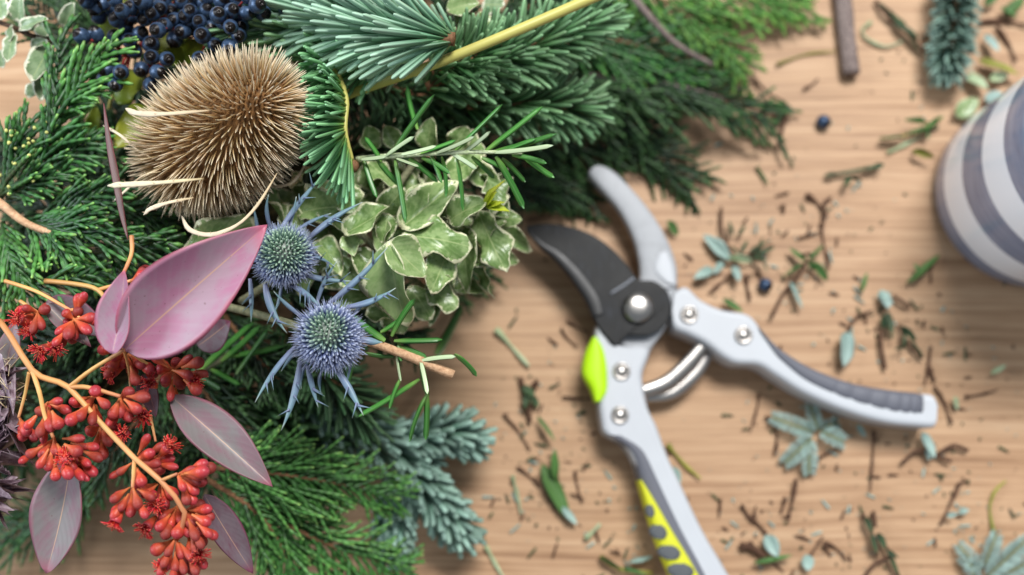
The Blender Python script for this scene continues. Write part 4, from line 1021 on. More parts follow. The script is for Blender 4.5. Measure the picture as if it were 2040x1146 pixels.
# ================================================================ dried lilac bloom at the left edge
def dried_bloom():
    root = thing('dried_bloom', 'crumpled dried lilac bloom at the left edge', 'dried flower', P(5, 850, 7))
    s = NT('dried_petal'); n = s.noise(5.0, 4, 0.7, vec=s.coords('Object', (1, 1, 1)))
    mt = s.fin(s.ramp(n, [(0.28, (98, 74, 84)), (0.5, (158, 136, 148)), (0.72, (214, 202, 208))]), 0.6, 0, 0.3, 0.12)
    ms = unit_meshes('petal', ovate(0.8, 0.7, 0.1), mt, 5, fold=(0.2, 0.6), bend=(0.1, 0.6), twist=(-1.6, 1.6), wave=(0.1, 0.25), wk=(1.5, 3), thick=0.012, nx=8, ny=12)
    for i in range(64):
        y = rr(715, 1000); wx = 34*math.sin(PI*min(1, max(0.06, (y-690)/320)))
        px = -14+rr(-1, 1)*wx; b = P(px, y, rr(8.4, 10.6))
        a = rr(0, 2*PI); t = P(px+math.cos(a)*34, y+math.sin(a)*34, rr(8.2, 10.8))
        placed(ms[i % 5], 'petal', root, b, t, rr(20, 36)*PXM(b), (UP+rvec(0.8)).normalized())
    st = MB()
    for i in range(70):
        b = P(rr(-20, 20), rr(700, 800), rr(9, 10.4)); e = b+V((rr(-1, 1.2), rr(-1, 1), rr(-.2, .8)))*0.006
        tube(st, [b, b.lerp(e, .5)+rvec(0.0005), e], 0.00016, 3, r=RND.random())
    build(st, 'dry_stamens', TBRACT, root, stuff=True)
    stemmed(root, 'stem', [[(-20, 1010, 7.5), (0, 900, 8.6), (-5, 760, 9)]], 0.0012, BARK_DK)
dried_bloom()
# ================================================================ secateurs
def rowsolid(mb, rows, zt, zb, e=4.0, n=20, res=40, ripple=None, r=0., bev=None):
    """solid lofted through rows (ax,ay,bx,by) of photo pixels at height zt; rounded box section"""
    A = catmull([P(a, b, zt if not callable(zt) else zt(i/(len(rows)-1))) for i, (a, b, _, _) in enumerate(rows)], res)
    B = catmull([P(c, d, zt if not callable(zt) else zt(i/(len(rows)-1))) for i, (_, _, c, d) in enumerate(rows)], res)
    rings = []
    m = len(A)
    for i, (a, b) in enumerate(zip(A, B)):
        t = i/(m-1)
        c = (a+b)*0.5; h = (b-a)*0.5
        top = a.z; bot = zb*0.01 if not callable(zb) else zb(t)*0.01
        k = 1.0
        if ripple: top += ripple(t)
        zc, zh = (top+bot)/2, (top-bot)/2
        ring = []
        if bev:
            hl = max(1e-5, h.length); B_ = min(bev, hl*0.45, zh*0.9)
            prof = [(-1, -zh+B_*.4), (-1, zh-B_), (-1+B_*.10/hl, zh-B_*.62), (-1+B_*.32/hl, zh-B_*.30), (-1+B_*.62/hl, zh-B_*.09), (-1+B_/hl, zh), (-1+min(hl*.5, B_+.0004)/hl, zh)]
            prof += [(-u, v) for u, v in reversed(prof)]
            prof += [(1-B_*.4/hl, -zh), (-1+B_*.4/hl, -zh)]
            for (u, v) in prof: ring.append(mb.add(V((c.x+h.x*u, c.y+h.y*u, zc+v)), t, u, r))
            rings.append(ring); continue
        for q in range(n):
            an = 2*PI*q/n
            cx, sx = math.cos(an), math.sin(an)
            u = math.copysign(abs(cx)**(2/e), cx); v = math.copysign(abs(sx)**(2/e), sx)
            ring.append(mb.add(V((c.x+h.x*u, c.y+h.y*u, zc+zh*v)), t, u, r))
        rings.append(ring)
    n = len(rings[0])
    for a, b in zip(rings, rings[1:]):
        for k in range(n): mb.f.append((a[k], a[(k+1) % n], b[(k+1) % n], b[k]))
    mb.f.append(tuple(reversed(rings[0]))); mb.f.append(tuple(rings[-1]))
def secateurs():
    def paint(name, c, rough, metal, scale=900):
        s = NT(name); n = s.noise(scale, 3, 0.6, vec=s.coords()); g = s.noise(40, 4, 0.6, vec=s.coords())
        col = s.hsv(s.mix(0., lin(c), lin(c)), 0.5, 1, s.math('ADD', 0.9, s.math('MULTIPLY', g, 0.2)))
        s.bump(n, 0.08, 0.0002)
        return s.fin(col, s.math('ADD', rough-.06, s.math('MULTIPLY', g, .14)), metal, 0.5)
    SILVER = paint('satin_alloy', (190, 194, 200), 0.5, 0.05)
    STEEL = None
    CHROME = m_plain('polished_steel', (186, 182, 178), 0.3, 1.0, 0.5, 0.1, 100)
    def scuffed(name, c, worn):
        s = NT(name); g = s.noise(70, 5, 0.7, vec=s.coords()); sc_ = s.noise(1.0, 2, 0.5, vec=s.coords('Object', (900, 120, 1)))
        k = s.math('MULTIPLY', s.smooth(sc_, 0.58, 0.72), 0.28); k = s.math('ADD', k, s.math('MULTIPLY', s.smooth(g, 0.5, 0.75), 0.30))
        return s.fin(s.mix(k, lin(c), lin(worn)), s.math('ADD', 0.36, s.math('MULTIPLY', g, 0.3)), 0.0, 0.28)
    BLACK = scuffed('black_coated_blade', (17, 18, 20), (62, 66, 76))
    STEEL = scuffed('worn_steel', (172, 175, 180), (116, 116, 118))
    RUBBER = paint('grey_rubber', (98, 100, 110), 0.6, 0.0)
    LIMEP = paint('lime_plastic', (178, 226, 10), 0.35, 0.0)
    YEL = paint('yellow_rubber', (206, 208, 36), 0.55, 0.0)
    DARK = paint('dark_rubber', (84, 88, 92), 0.6, 0.0)
    root = thing('secateurs', 'open bypass secateurs with silver handles and lime green lock on the table', 'secateurs', P(1270, 613, 0))
    def part(name, rows, zt, zb, mat, parent=root, **kw):
        mb = MB(); rowsolid(mb, rows, zt, zb, **kw); return build(mb, name, mat, parent)
    # hook blade (lower jaw) with its tang under the pivot
    hook = part('hook_blade', [(1190, 328, 1178, 336), (1206, 330, 1173, 346), (1232, 346, 1192, 370), (1272, 388, 1230, 414), (1306, 432, 1257, 462), (1334, 482, 1271, 508), (1350, 532, 1275, 550), (1350, 572, 1262, 585)], 1.5, 0.75, STEEL, e=3.6, n=28, res=48)
    part('bevel_face', [(1330, 500, 1312, 505), (1342, 530, 1302, 530), (1347, 556, 1306, 545), (1346, 568, 1322, 560)], 1.56, 1.3, SILVER, hook, e=3, res=20)
    part('hook_tang', [(1352, 560, 1255, 575), (1338, 620, 1238, 630), (1326, 655, 1232, 680), (1300, 692, 1236, 700), (1292, 712, 1240, 716)], 1.4, 0.7, STEEL, e=5)
    # cutting blade
    blade = part('cutting_blade', [(1049, 449, 1048, 457), (1080, 445, 1064, 476), (1132, 450, 1098, 508), (1182, 468, 1130, 543), (1222, 497, 1160, 583), (1252, 530, 1178, 622), (1272, 556, 1190, 650), (1304, 560, 1206, 672), (1330, 580, 1226, 690), (1338, 612, 1240, 668), (1330, 642, 1262, 668), (1314, 657, 1290, 668)], 1.85, 1.45, BLACK, bev=0.0007, res=66)
    part('ground_edge', [(1050, 456, 1049, 460), (1084, 482, 1074, 492), (1118, 500, 1100, 514), (1160, 540, 1134, 552), (1196, 590, 1166, 600), (1206, 625, 1180, 634)], 1.88, 1.6, m_plain('ground_blade_edge', (22, 23, 26), 0.4, 0.1), blade, e=3, res=30)
    part('groove', [(1214, 582, 1218, 588), (1240, 566, 1244, 572), (1262, 550, 1266, 556)], 1.89, 1.7, m_plain('blade_groove', (120, 124, 132), 0.4, 0.5), blade, e=2, res=10)
    def disc(name, px, py, rpx, z, h, mat, prof=None, parent=root, n=24):
        c = P(px, py, z); R = rpx*PXM(c); mb = MB()
        pr = prof or [(R, -h), (R, 0), (R*0.92, 0.0003), (R*0.001, 0.0003)]
        pr = [(a*R if prof else a, b*h if prof else b) for a, b in pr]
        lathe(mb, pr, n, Matrix.Translation(c) @ Matrix.Rotation(PI/2, 4, 'X'))
        return build(mb, name, mat, parent)
    dome = [(1.0, -0.6), (1.0, 0.2), (0.93, 0.55), (0.75, 0.8), (0.45, 0.96), (0.01, 1.0)]
    disc('pivot_bolt', 1270, 613, 31, 1.9, 0.0032, CHROME, dome)
    # handles
    lrows = [(1190, 644, 1198, 650), (1185, 668, 1240, 692), (1187, 695, 1293, 696), (1200, 740, 1281, 744), (1202, 768, 1284, 778), (1194, 800, 1293, 816), (1198, 842, 1306, 842), (1206, 864, 1314, 862), (1244, 888, 1324, 890), (1266, 925, 1336, 920), (1279, 965, 1356, 962), (1294, 1016, 1379, 1012), (1311, 1070, 1406, 1066), (1332, 1124, 1438, 1120), (1372, 1210, 1488, 1205), (1420, 1290, 1540, 1280)]
    lh = part('handle', lrows, 1.75, 0.15, SILVER, bev=0.0022, res=90)
    part('grip', [(1208, 866, 1244, 868), (1241, 886, 1277, 888), (1261, 912, 1293, 906), (1275, 960, 1318, 954), (1290, 1016, 1346, 1008), (1307, 1072, 1374, 1060), (1328, 1126, 1404, 1112), (1368, 1212, 1450, 1196), (1414, 1292, 1500, 1270)], 1.80, 0.35, RUBBER, lh, e=3.4, res=60)
    yel = part('grip_inlay', [(1273, 958, 1280, 957), (1280, 985, 1298, 982), (1289, 1017, 1317, 1011), (1306, 1073, 1350, 1063), (1327, 1127, 1383, 1115), (1367, 1213, 1432, 1200), (1413, 1293, 1480, 1275)], 1.88, 0.45, YEL, lh, e=3.2, res=50)
    for (x, y, a, b) in [(1296, 1018, 10, 12), (1313, 1060, 19, 14), (1335, 1101, 24, 14), (1358, 1138, 27, 15), (1384, 1182, 29, 15)]:
        part('grip_pad', [(x-a*.6, y-b, x+a*.3, y-b), (x-a, y-b*.4, x+a*.8, y-b*.5), (x-a*.9, y+b*.4, x+a, y+b*.3), (x-a*.4, y+b, x+a*.7, y+b)], 1.95, 1.5, DARK, yel, e=3, res=12)
    rrows = [(1344, 580, 1338, 628), (1368, 571, 1344, 655), (1398, 597, 1372, 668), (1440, 616, 1405, 685), (1486, 624, 1440, 712), (1507, 640, 1468, 725), (1525, 668, 1512, 729), (1562, 702, 1550, 752), (1622, 737, 1602, 784), (1702, 766, 1682, 819), (1782, 780, 1764, 843), (1840, 784, 1834, 851), (1860, 787, 1861, 852), (1868, 800, 1866, 846)]
    rh = part('handle', rrows, 1.75, 0.15, SILVER, bev=0.0022, res=90)
    part('grip', [(1512, 650, 1516, 662), (1540, 680, 1538, 698), (1565, 700, 1558, 722), (1622, 733, 1610, 764), (1702, 762, 1690, 799), (1782, 776, 1773, 823), (1828, 781, 1824, 829), (1840, 784, 1838, 828)], 1.80, 0.4, RUBBER, rh, e=3.6, res=140,
         ripple=lambda t: (0.00055*abs(math.sin((t-0.52)*52)) if 0.52 < t < 0.97 else 0.0004))
    def rivet(px, py, parent):
        disc('rivet', px, py, 18, 1.78, 0.0008, CHROME, [(1.0, -1), (1.0, 0.5), (0.8, 1.0), (0.72, 0.3), (0.62, -0.4), (0.55, 0.5), (0.3, 1.1), (0.01, 1.3)], parent)
    rivet(1373, 627, rh); rivet(1481, 668, rh); rivet(1238, 740, lh); rivet(1235, 827, lh)
    part('lock_catch', [(1181, 670, 1190, 672), (1170, 690, 1204, 692), (1162, 715, 1212, 722), (1160, 745, 1214, 758), (1176, 775, 1211, 782), (1184, 800, 1198, 800)], 1.9, 0.9, LIMEP, root, e=2.8, res=30)
    # volute spring: two curved steel bands
    for (ctr, wd, z) in [([(1283, 778), (1330, 760), (1372, 722), (1404, 684)], 30, 1.4), ([(1288, 790), (1340, 782), (1385, 745), (1412, 704)], 28, 0.95)]:
        rows = []
        c = catmull([V((x, y, 0)) for x, y in ctr], 16)
        for i, p in enumerate(c):
            d = (c[min(i+1, len(c)-1)]-c[max(0, i-1)]).normalized(); nn = V((-d.y, d.x, 0))*wd*0.5*(0.8+0.2*math.sin(PI*i/(len(c)-1)))
            rows.append((p.x-nn.x, p.y-nn.y, p.x+nn.x, p.y+nn.y))
        part('spring', rows, z, z-0.3, CHROME, root, e=2.2, res=48, n=14)
    disc('stop_stud', 1348, 652, 15, 1.0, 0.004, STEEL, dome)
secateurs()

# ================================================================ striped mug
def mug():
    c = P(2042, 394, 0); R = 190*PXM(c)
    s = NT('striped_glaze')
    sep = s.n('SeparateXYZ'); s.set(sep.inputs[0], s.n('TexCoord').outputs['Object'])
    wob = s.math('MULTIPLY', s.math('SUBTRACT', s.noise(30, 2, vec=s.coords()), 0.5), 0.0008)
    z = s.math('ADD', sep.outputs[2], wob)
    ph = s.math('FRACT', s.math('DIVIDE', s.math('ADD', z, 0.0200), 0.0345))
    m = s.math('MULTIPLY', s.smooth(ph, 0.0, 0.02), s.smooth(ph, 1.0, 0.98))
    m = s.math('GREATER_THAN', ph, 0.5)
    br = s.noise(1.0, 4, 0.6, vec=s.coords('Object', (60, 60, 500)))
    grey = s.ramp(br, [(0.3, (112, 122, 146)), (0.7, (142, 152, 176))])
    col = s.mix(m, lin((244, 248, 255)), grey)
    gm = s.fin(col, 0.22, 0, 0.5, 0, 0.3)
    root = thing('striped_mug', 'grey and white striped ceramic mug at the right edge', 'mug', c)
    mb = MB(); Ht = 0.088
    prof = [(R*0.55, 0.0), (R*0.86, 0.0), (R*0.94, 0.0012), (R*0.985, 0.004), (R, 0.009), (R*1.0, 0.03), (R*1.0, Ht*0.8), (R*1.005, Ht-0.002), (R*0.985, Ht), (R*0.96, Ht-0.002), (R*0.95, Ht*0.7), (R*0.94, 0.012), (R*0.8, 0.006), (0.0005, 0.006)]
    # lathe spins round Y: turn it upright
    lathe(mb, prof, 64, Matrix.Translation(c) @ Matrix.Rotation(PI/2, 4, 'X'))
    build(mb, 'body', gm, root)
    hb = MB(); pts = [c+V((R*0.98, 0, 0.066)), c+V((R*1.35, 0.0, 0.070)), c+V((R*1.62, 0, 0.048)), c+V((R*1.4, 0, 0.026)), c+V((R*0.98, 0, 0.022))]
    tube(hb, catmull(pts, 24), 0.0055, 12, flat=1.3, up=V((0, 1, 0))); build(hb, 'handle', gm, root)
mug()

# ================================================================ clippings on the table
G = 'clippings on the table'
BLUE = foliage('blue_green_leaf', [(0, (134, 160, 152)), (1, (170, 194, 186))], 0.4, 0.5, 0.08, 0.4)
GRN = foliage('green_clipping', [(0, (70, 104, 52)), (1, (86, 130, 70))], 0.6, 0.5, 0.08, 0.4)
DGRN = foliage('dark_green_clipping', [(0, (44, 62, 40)), (1, (70, 96, 62))], 0.6, 0.5, 0.05, 0.4)
PALE = foliage('pale_green_clipping', [(0, (154, 172, 132)), (1, (176, 192, 158))], 0.4, 0.55, 0.05, 0.4)
OLIVE = foliage('olive_clipping', [(0, (122, 122, 50)), (1, (156, 150, 66))], 0.4, 0.55, 0.05, 0.4)
BRN = m_bark('brown_twig', (58, 40, 32), (112, 82, 64))
def twig(label, polys, rpx=4, mat=None, zz=None, cat='twig', name='twig_fragment', ex=None):
    mat = mat or BRN
    p0 = P(*polys[0][0], 0.3); root = thing(name, label, cat, p0, G)
    mb = MB()
    for pl in polys:
        r_ = rpx*PXM(p0)*rr(0.6, 0.85)
        pts = catmull([P(x, y, r_*100+(0.02 if i % 2 else 0.12)) for i, (x, y) in enumerate(pl)], 12)
        ph = rr(0, 6)
        tube(mb, pts, lambda t: r_*(1-0.45*t)*(1+0.28*math.sin(t*9+ph)), 7, r=RND.random(), bump=0.2)
    build(mb, 'stem', mat, root)
    return root
_bits = {}
def bitmesh(mat):
    if mat.name not in _bits:
        _bits[mat.name] = [leaf_grid(ovate(0.8, 0.7, 0.12), 6, 9, f, b, w_, 0.04, 1.5, k, 0.03).mesh('leaf', mat) for k, (f, b, w_) in enumerate(((0.12, -0.06, 0.3), (0.2, 0.02, -0.4), (0.06, 0.06, 0.2)))]
    return _bits[mat.name]
def addleaf(root, b, t, wpx, mat, z=0.35, k=None):
    bb, tt = P(*b, z), P(*t, z+rr(-0.1, 0.25))
    placed(bitmesh(mat)[RND.randrange(3) if k is None else k], 'leaf', root, bb, tt, wpx*0.86*PXM(bb), (UP+rvec(0.15)).normalized())
def leafbit(label, leaves, mat, stems=None, smat=None, srpx=2.5, name='leaf_fragment', cat='leaf'):
    root = thing(name, label, cat, P(*leaves[0][0], 0.3), G)
    for L in leaves: addleaf(root, L[0], L[1], L[2], L[3] if len(L) > 3 else mat)
    if stems:
        mb = MB()
        for pl in stems:
            pts = catmull([P(x, y, 0.22+(0.1 if i % 2 else 0)) for i, (x, y) in enumerate(pl)], 10)
            tube(mb, pts, srpx*PXM(pts[0]), 6, r=RND.random(), bump=0.1)
        build(mb, 'stem', smat or BRN, root)
    return root
def feather(label, pinnae, lw=4.2, ll=22):
    root = thing('acacia_leaf', label, 'feathery leaf', P(*pinnae[0][0], 0.3), G)
    rs = MB(); lm = MB()
    for (b, t, wd) in pinnae:
        pts = catmull([P(*b, 0.25), P((b[0]+t[0])/2, (b[1]+t[1])/2, 0.5), P(*t, 0.3)], 10)
        tube(rs, pts, 1.6*PXM(pts[0]), 5)
        L = along(pts); n = max(5, int(L[-1]/(5.2*PXM(pts[0]))))
        for i in range(n):
            p, d = at_len(pts, L, L[-1]*(i+.5)/n); x, nn = frame(d)
            for sd in (-1, 1):
                dr = (x*sd*0.85+d*0.5+nn*rr(0.0, 0.35)).normalized()
                ln = wd*PXM(p)*0.5*(0.6+0.4*math.sin(PI*min(1, .2+i/n*.8)))
                needle_into(lm, p, dr, UP, ln, lw*PXM(p), RND.random(), 0.05)
    build(rs, 'stalk', OLIVE, root)
    build(lm, 'leaflets', BLUE, root, stuff=True)
# top right
tw_ = thing('bark_stick', 'thick grey bark stick at the top edge', 'stick', P(1680, 0, 0), G)
mb = MB(); tube(mb, catmull([P(1672, -60, .42), P(1680, 0, .42), P(1687, 80, .40), P(1696, 148, .38)], 16), 17*PXM(P(1690, 80, .3)), 12, bump=0.07); build(mb, 'stem', BARK_GREY, tw_)
fir('blurred blue green fir tip at the top right', [(1908, -70, 1.1), (1903, 30, 1.1), (1890, 135, 0.9)], 1.05, 0.14, 80, FIR_BLUE, ang=(40, 66), group=G)
twig('curled pale stem right of the bark stick', [[(1736, 44), (1718, 59), (1722, 73), (1742, 87), (1769, 93), (1799, 82)]], 5, PALE, name='stem_fragment', cat='stem')
leafbit('dark green sprig left of the blurred fir tip', [((1765, 25), (1808, 50), 16), ((1780, 45), (1830, 78), 18), ((1805, 60), (1842, 110), 20), ((1750, 8), (1782, 32), 10)], DGRN, [[(1744, 0), (1773, 37), (1810, 66), (1838, 105)]], BRN, 4, 'sprig_fragment', 'sprig')
twig('thin yellow green stem left of the bark stick', [[(1548, 128), (1608, 108), (1665, 103)]], 4, OLIVE, name='stem_fragment', cat='stem')
twig('tiny brown chip below the thin yellow green stem', [[(1600, 178), (1616, 170), (1630, 157)]], 4)
leafbit('dark green sprig left of the upper loose berry', [((1565, 210), (1545, 245), 14), ((1566, 208), (1580, 232), 13), ((1556, 225), (1535, 262), 12), ((1570, 215), (1552, 200), 10)], DGRN, [[(1500, 155), (1535, 190), (1566, 212), (1552, 285)]], BRN, 3, 'sprig_fragment', 'sprig')
twig('short grey green stick below the loose berry', [[(1556, 280), (1566, 305), (1580, 332)]], 4, DGRN)
leafbit('green sprig above the pale stick near the mug', [((1800, 275), (1750, 276), 9), ((1850, 255), (1805, 268), 12), ((1868, 238), (1838, 264), 14), ((1850, 246), (1800, 240), 8), ((1860, 240), (1882, 232), 9), ((1850, 250), (1848, 276), 10)], GRN, [[(1755, 276), (1810, 268), (1875, 236)]], OLIVE, 3, 'sprig_fragment', 'sprig')
twig('pale cut stick left of the mug top', [[(1769, 304), (1800, 290), (1837, 270)]], 6, PALE)
leafbit('thin dark green sprig below the pale stick', [((1668, 346), (1640, 352), 9), ((1738, 334), (1762, 328), 15), ((1690, 350), (1683, 372), 12), ((1690, 355), (1718, 362), 7), ((1720, 338), (1752, 330), 10)], DGRN, [[(1645, 350), (1695, 342), (1752, 330)]], DGRN, 3.5, 'sprig_fragment', 'sprig')
leafbit('brown leaf touching the left edge of the mug', [((1818, 300), (1862, 314), 17)], OLIVE)
twig('short green stick above the brown forked twig', [[(1508, 332), (1518, 350), (1529, 367)]], 5, GRN)
leafbit('pale yellow leaf behind the top of the mug', [((1925, 150), (1968, 178), 34, PALE)], PALE)
leafbit('pale green leaf tucked against the top of the mug', [((1905, 232), (1950, 196), 44, PITT_PALE)], PALE)
leafbit('blue green leaf at the mug top by the right edge', [((1962, 200), (1998, 186), 30), ((1970, 158), (2010, 150), 24, PALE)], BLUE)
leafbit('olive green leaf at right edge below the fir tip', [((1950, 120), (2030, 152), 26)], OLIVE)
twig('dark forked twig at the top right corner', [[(1950, 44), (1995, 42), (2050, 50)], [(1985, 50), (2010, 90), (2024, 122)]], 6)
leafbit('small pale leaf by the dark forked corner twig', [((1962, 70), (1990, 104), 22)], BLUE)
leafbit('green leaves in the top right corner', [((2000, 30), (2040, -5), 26), ((1995, 15), (2025, 35), 20), ((1960, 10), (1990, -10), 20)], GRN)
# berries that rolled off
def loose_berry(px, py, label):
    c = P(px, py, 0.26); R = 14*PXM(c)
    mb = MB(); d = V((0.5, -0.4, 0.5)).normalized(); x, n = frame(d)
    lathe(mb, [(q*2*R, (y-0.5)*2*R) for q, y in [(0.0, 0.0), (0.22, 0.02), (0.40, 0.16), (0.49, 0.36), (0.50, 0.55), (0.43, 0.76), (0.29, 0.91), (0.15, 0.97), (0.0, 0.96)]], 14, Matrix.Translation(c) @ Matrix((x, d, n)).transposed().to_4x4())
    solo(mb, 'loose_berry', BERRY, label, 'berry', 'loose berries', origin=c)
loose_berry(1641, 243, 'single blue berry on bare wood below the bark stick')
loose_berry(1525, 568, 'single blue berry among clippings right of the hook blade')
# middle right
leafbit('blue green leaves beside the silver hook blade', [((1455, 520), (1400, 470), 28), ((1420, 536), (1382, 556), 26), ((1440, 522), (1422, 545), 20), ((1462, 530), (1472, 562), 22), ((1450, 515), (1500, 522), 14, PALE)], BLUE, [[(1437, 413), (1440, 470), (1470, 520)]], BRN, 3, 'sprig_fragment', 'sprig')
leafbit('dark needle tuft among the blue green leaves', [((1470, 505), (1455, 490), 10), ((1475, 505), (1490, 478), 10), ((1490, 505), (1530, 480), 10), ((1500, 510), (1545, 492), 9), ((1495, 512), (1530, 520), 9), ((1480, 508), (1460, 512), 9), ((1505, 505), (1520, 472), 9), ((1515, 515), (1530, 545), 8), ((1460, 470), (1452, 440), 10), ((1470, 470), (1485, 448), 9)], DGRN, [[(1462, 512), (1500, 505), (1540, 490)]], BRN, 3, 'sprig_fragment', 'sprig')
twig('dark twig below the blue green leaves', [[(1415, 582), (1432, 568), (1452, 551)]], 5)
twig('dark twig left of the lower loose berry', [[(1487, 548), (1488, 570), (1495, 598)]], 5)
leafbit('green star shaped sprig right of the loose berry', [((1607, 520), (1572, 494), 13), ((1612, 518), (1640, 488), 13), ((1615, 522), (1648, 560), 16), ((1600, 525), (1562, 550), 10), ((1610, 525), (1630, 540), 14)], GRN, [[(1607, 520), (1595, 545), (1567, 575), (1537, 632)]], BRN, 3.5, 'sprig_fragment', 'sprig')
leafbit('narrow blue green leaf below the star sprig', [((1574, 562), (1600, 616), 15)], BLUE)
twig('brown forked twig standing alone above the star sprig', [[(1607, 387), (1628, 405), (1647, 430)], [(1657, 392), (1642, 408), (1648, 432)], [(1642, 420), (1638, 465), (1652, 535)], [(1592, 474), (1615, 468), (1638, 460)]], 5)
twig('small brown chip left of the forked twig', [[(1560, 407), (1561, 424)]], 5)
leafbit('green pointed leaf below the mug', [((1806, 564), (1874, 506), 15), ((1830, 540), (1822, 525), 9)], GRN)
leafbit('short green blade above the round blue leaf', [((1716, 582), (1728, 542), 10)], GRN)
leafbit('pale blue clump with dark stub right of centre', [((1748, 590), (1772, 588), 26), ((1762, 582), (1768, 616), 28), ((1755, 600), (1780, 604), 22), ((1766, 622), (1776, 668), 22, DGRN), ((1758, 628), (1762, 655), 16, DGRN)], BLUE, [[(1780, 590), (1795, 600), (1812, 612)], [(1754, 660), (1756, 690), (1764, 735)]], BRN, 4, 'sprig_fragment', 'sprig')
leafbit('round blue green leaf with thin red stalk', [((1688, 662), (1678, 732), 46)], BLUE, [[(1688, 664), (1700, 640), (1712, 628), (1738, 620)]], BRN, 3)
leafbit('dark green sprig right of the pale blue clump', [((1795, 650), (1825, 680), 12), ((1800, 655), (1800, 690), 14), ((1815, 680), (1840, 714), 9), ((1805, 690), (1780, 696), 8)], DGRN, [[(1790, 646), (1808, 680), (1838, 714)]], BRN, 3, 'sprig_fragment', 'sprig')
twig('thick brown twig above the end of the right handle', [[(1855, 690), (1850, 725), (1843, 765)], [(1850, 730), (1862, 760)]], 6)
twig('dark twig touching the end of the right handle', [[(1862, 770), (1880, 800), (1897, 845)]], 6)
leafbit('pale leaf scrap beyond the right handle', [((1902, 790), (1908, 818), 14), ((1973, 744), (2004, 727), 11)], PALE)
twig('dark twig at right beyond the handle end', [[(1924, 790), (1955, 786), (1988, 776)]], 4)
# bottom right
feather('blue feathery leaf under the right handle', [((1622, 862), (1538, 832), 44), ((1618, 872), (1564, 922), 46), ((1612, 876), (1612, 944), 40), ((1630, 858), (1614, 806), 36), ((1634, 858), (1680, 880), 44), ((1640, 852), (1668, 842), 34)])
twig('dark twig left of the feathery leaf', [[(1525, 830), (1545, 850), (1548, 896)]], 5)
twig('dark twig right of the feathery leaf', [[(1632, 912), (1650, 902), (1676, 888)]], 5)
twig('thin brown twig below the middle of the right handle', [[(1513, 783), (1508, 815), (1495, 860)]], 5)
twig('long straight reddish twig lying upright on the wood', [[(1741, 858), (1738, 915), (1734, 980)]], 5)
leafbit('blue leaf with curved dark stalks below the handle end', [((1838, 862), (1862, 914), 26), ((1852, 890), (1850, 916), 18)], BLUE, [[(1796, 924), (1828, 898), (1866, 908)], [(1868, 905), (1900, 888), (1928, 898)], [(1866, 908), (1896, 920)]], BRN, 4)
leafbit('small blue leaf below the right handle', [((1707, 846), (1726, 872), 16)], BLUE)
twig('pair of dark bark slivers near the bottom', [[(1587, 953), (1580, 990), (1571, 1036)], [(1565, 990), (1556, 1022)]], 6)
twig('small brown chip right of the left handle', [[(1436, 994), (1432, 1032)]], 5)
twig('dark curled twig at the bottom', [[(1478, 1006), (1490, 1028), (1500, 1030), (1506, 1008)], [(1495, 1030), (1510, 1045), (1528, 1064)]], 6)
leafbit('pale green leaf by the dark twig at the bottom', [((1526, 1066), (1550, 1110), 34)], BLUE, [[(1474, 1086), (1500, 1092), (1526, 1112)], [(1478, 1094), (1500, 1082)]], BRN, 6)
leafbit('curved green blade under the pale leaf at the bottom', [((1500, 1122), (1580, 1106), 13)], GRN)
twig('brown forked twig at the bottom edge', [[(1612, 1112), (1625, 1090), (1640, 1068)], [(1642, 1080), (1665, 1092), (1688, 1116)], [(1640, 1085), (1655, 1108)]], 5)
leafbit('pale blue leaf at the foot of the forked twig', [((1606, 1105), (1610, 1138), 28)], BLUE)
leafbit('green leafy twigs at the bottom edge', [((1722, 1030), (1738, 1062), 12), ((1735, 1060), (1746, 1105), 12), ((1748, 1062), (1764, 1094), 12), ((1765, 1095), (1790, 1112), 12), ((1770, 1100), (1792, 1148), 12)], DGRN, [[(1718, 1022), (1735, 1060), (1748, 1110)], [(1740, 1018), (1744, 1050)], [(1748, 1062), (1770, 1100), (1795, 1160)], [(1722, 1150), (1745, 1122), (1772, 1110)]], BRN, 4, 'sprig_fragment', 'sprig')
twig('purplish straight twig at the lower right', [[(1914, 960), (1895, 1000), (1875, 1044)]], 5)
leafbit('pale blue scraps beside the purplish twig', [((1886, 1028), (1908, 1022), 14), ((1908, 1022), (1930, 1014), 13)], BLUE)
twig('yellow green bent stem at the lower right corner', [[(1982, 1070), (1972, 1015), (1982, 980), (2004, 958)]], 6, OLIVE, name='stem_fragment', cat='stem')
feather('blue feathery leaf in the lower right corner', [((1960, 1130), (1985, 1066), 42), ((1955, 1140), (1910, 1086), 40), ((1950, 1138), (1915, 1112), 34), ((1965, 1150), (2045, 1076), 46), ((1990, 1150), (2050, 1120), 40), ((1950, 1160), (1930, 1130), 36)])
# between wreath and secateurs
twig('pale grey green stick left of the lock catch', [[(988, 655), (1020, 692), (1054, 730)]], 7, PALE)
leafbit('dark leaf litter clump left of the secateurs', [((1040, 770), (1066, 790), 22), ((1052, 778), (1046, 815), 20), ((1060, 790), (1072, 812), 18)], DGRN, [[(1036, 752), (1048, 790), (1056, 840)], [(1060, 770), (1072, 760)]], BRN, 5, 'sprig_fragment', 'sprig')
twig('thin dark twig below the leaf litter clump', [[(1002, 825), (1030, 856), (1056, 896)], [(1030, 930), (1050, 945), (1075, 968)]], 4)
leafbit('green blade right of the thin dark twig', [((1070, 830), (1106, 880), 12)], GRN)
twig('upright pale stick below the blue fir shoots', [[(1021, 948), (1030, 985), (1038, 1024)]], 6, PALE)
leafbit('broad green pointed leaf left of the left handle', [((1080, 925), (1136, 1040), 38, GRN), ((1112, 960), (1106, 896), 16, GRN), ((1120, 1010), (1150, 1045), 18, BLUE)], GRN)
twig('dark chips right of the broad green leaf', [[(1146, 938), (1150, 970), (1160, 1002)], [(1140, 985), (1165, 995)]], 4)
twig('short pale stub at the bottom below the broad leaf', [[(1166, 1074), (1196, 1044)]], 8, PALE)
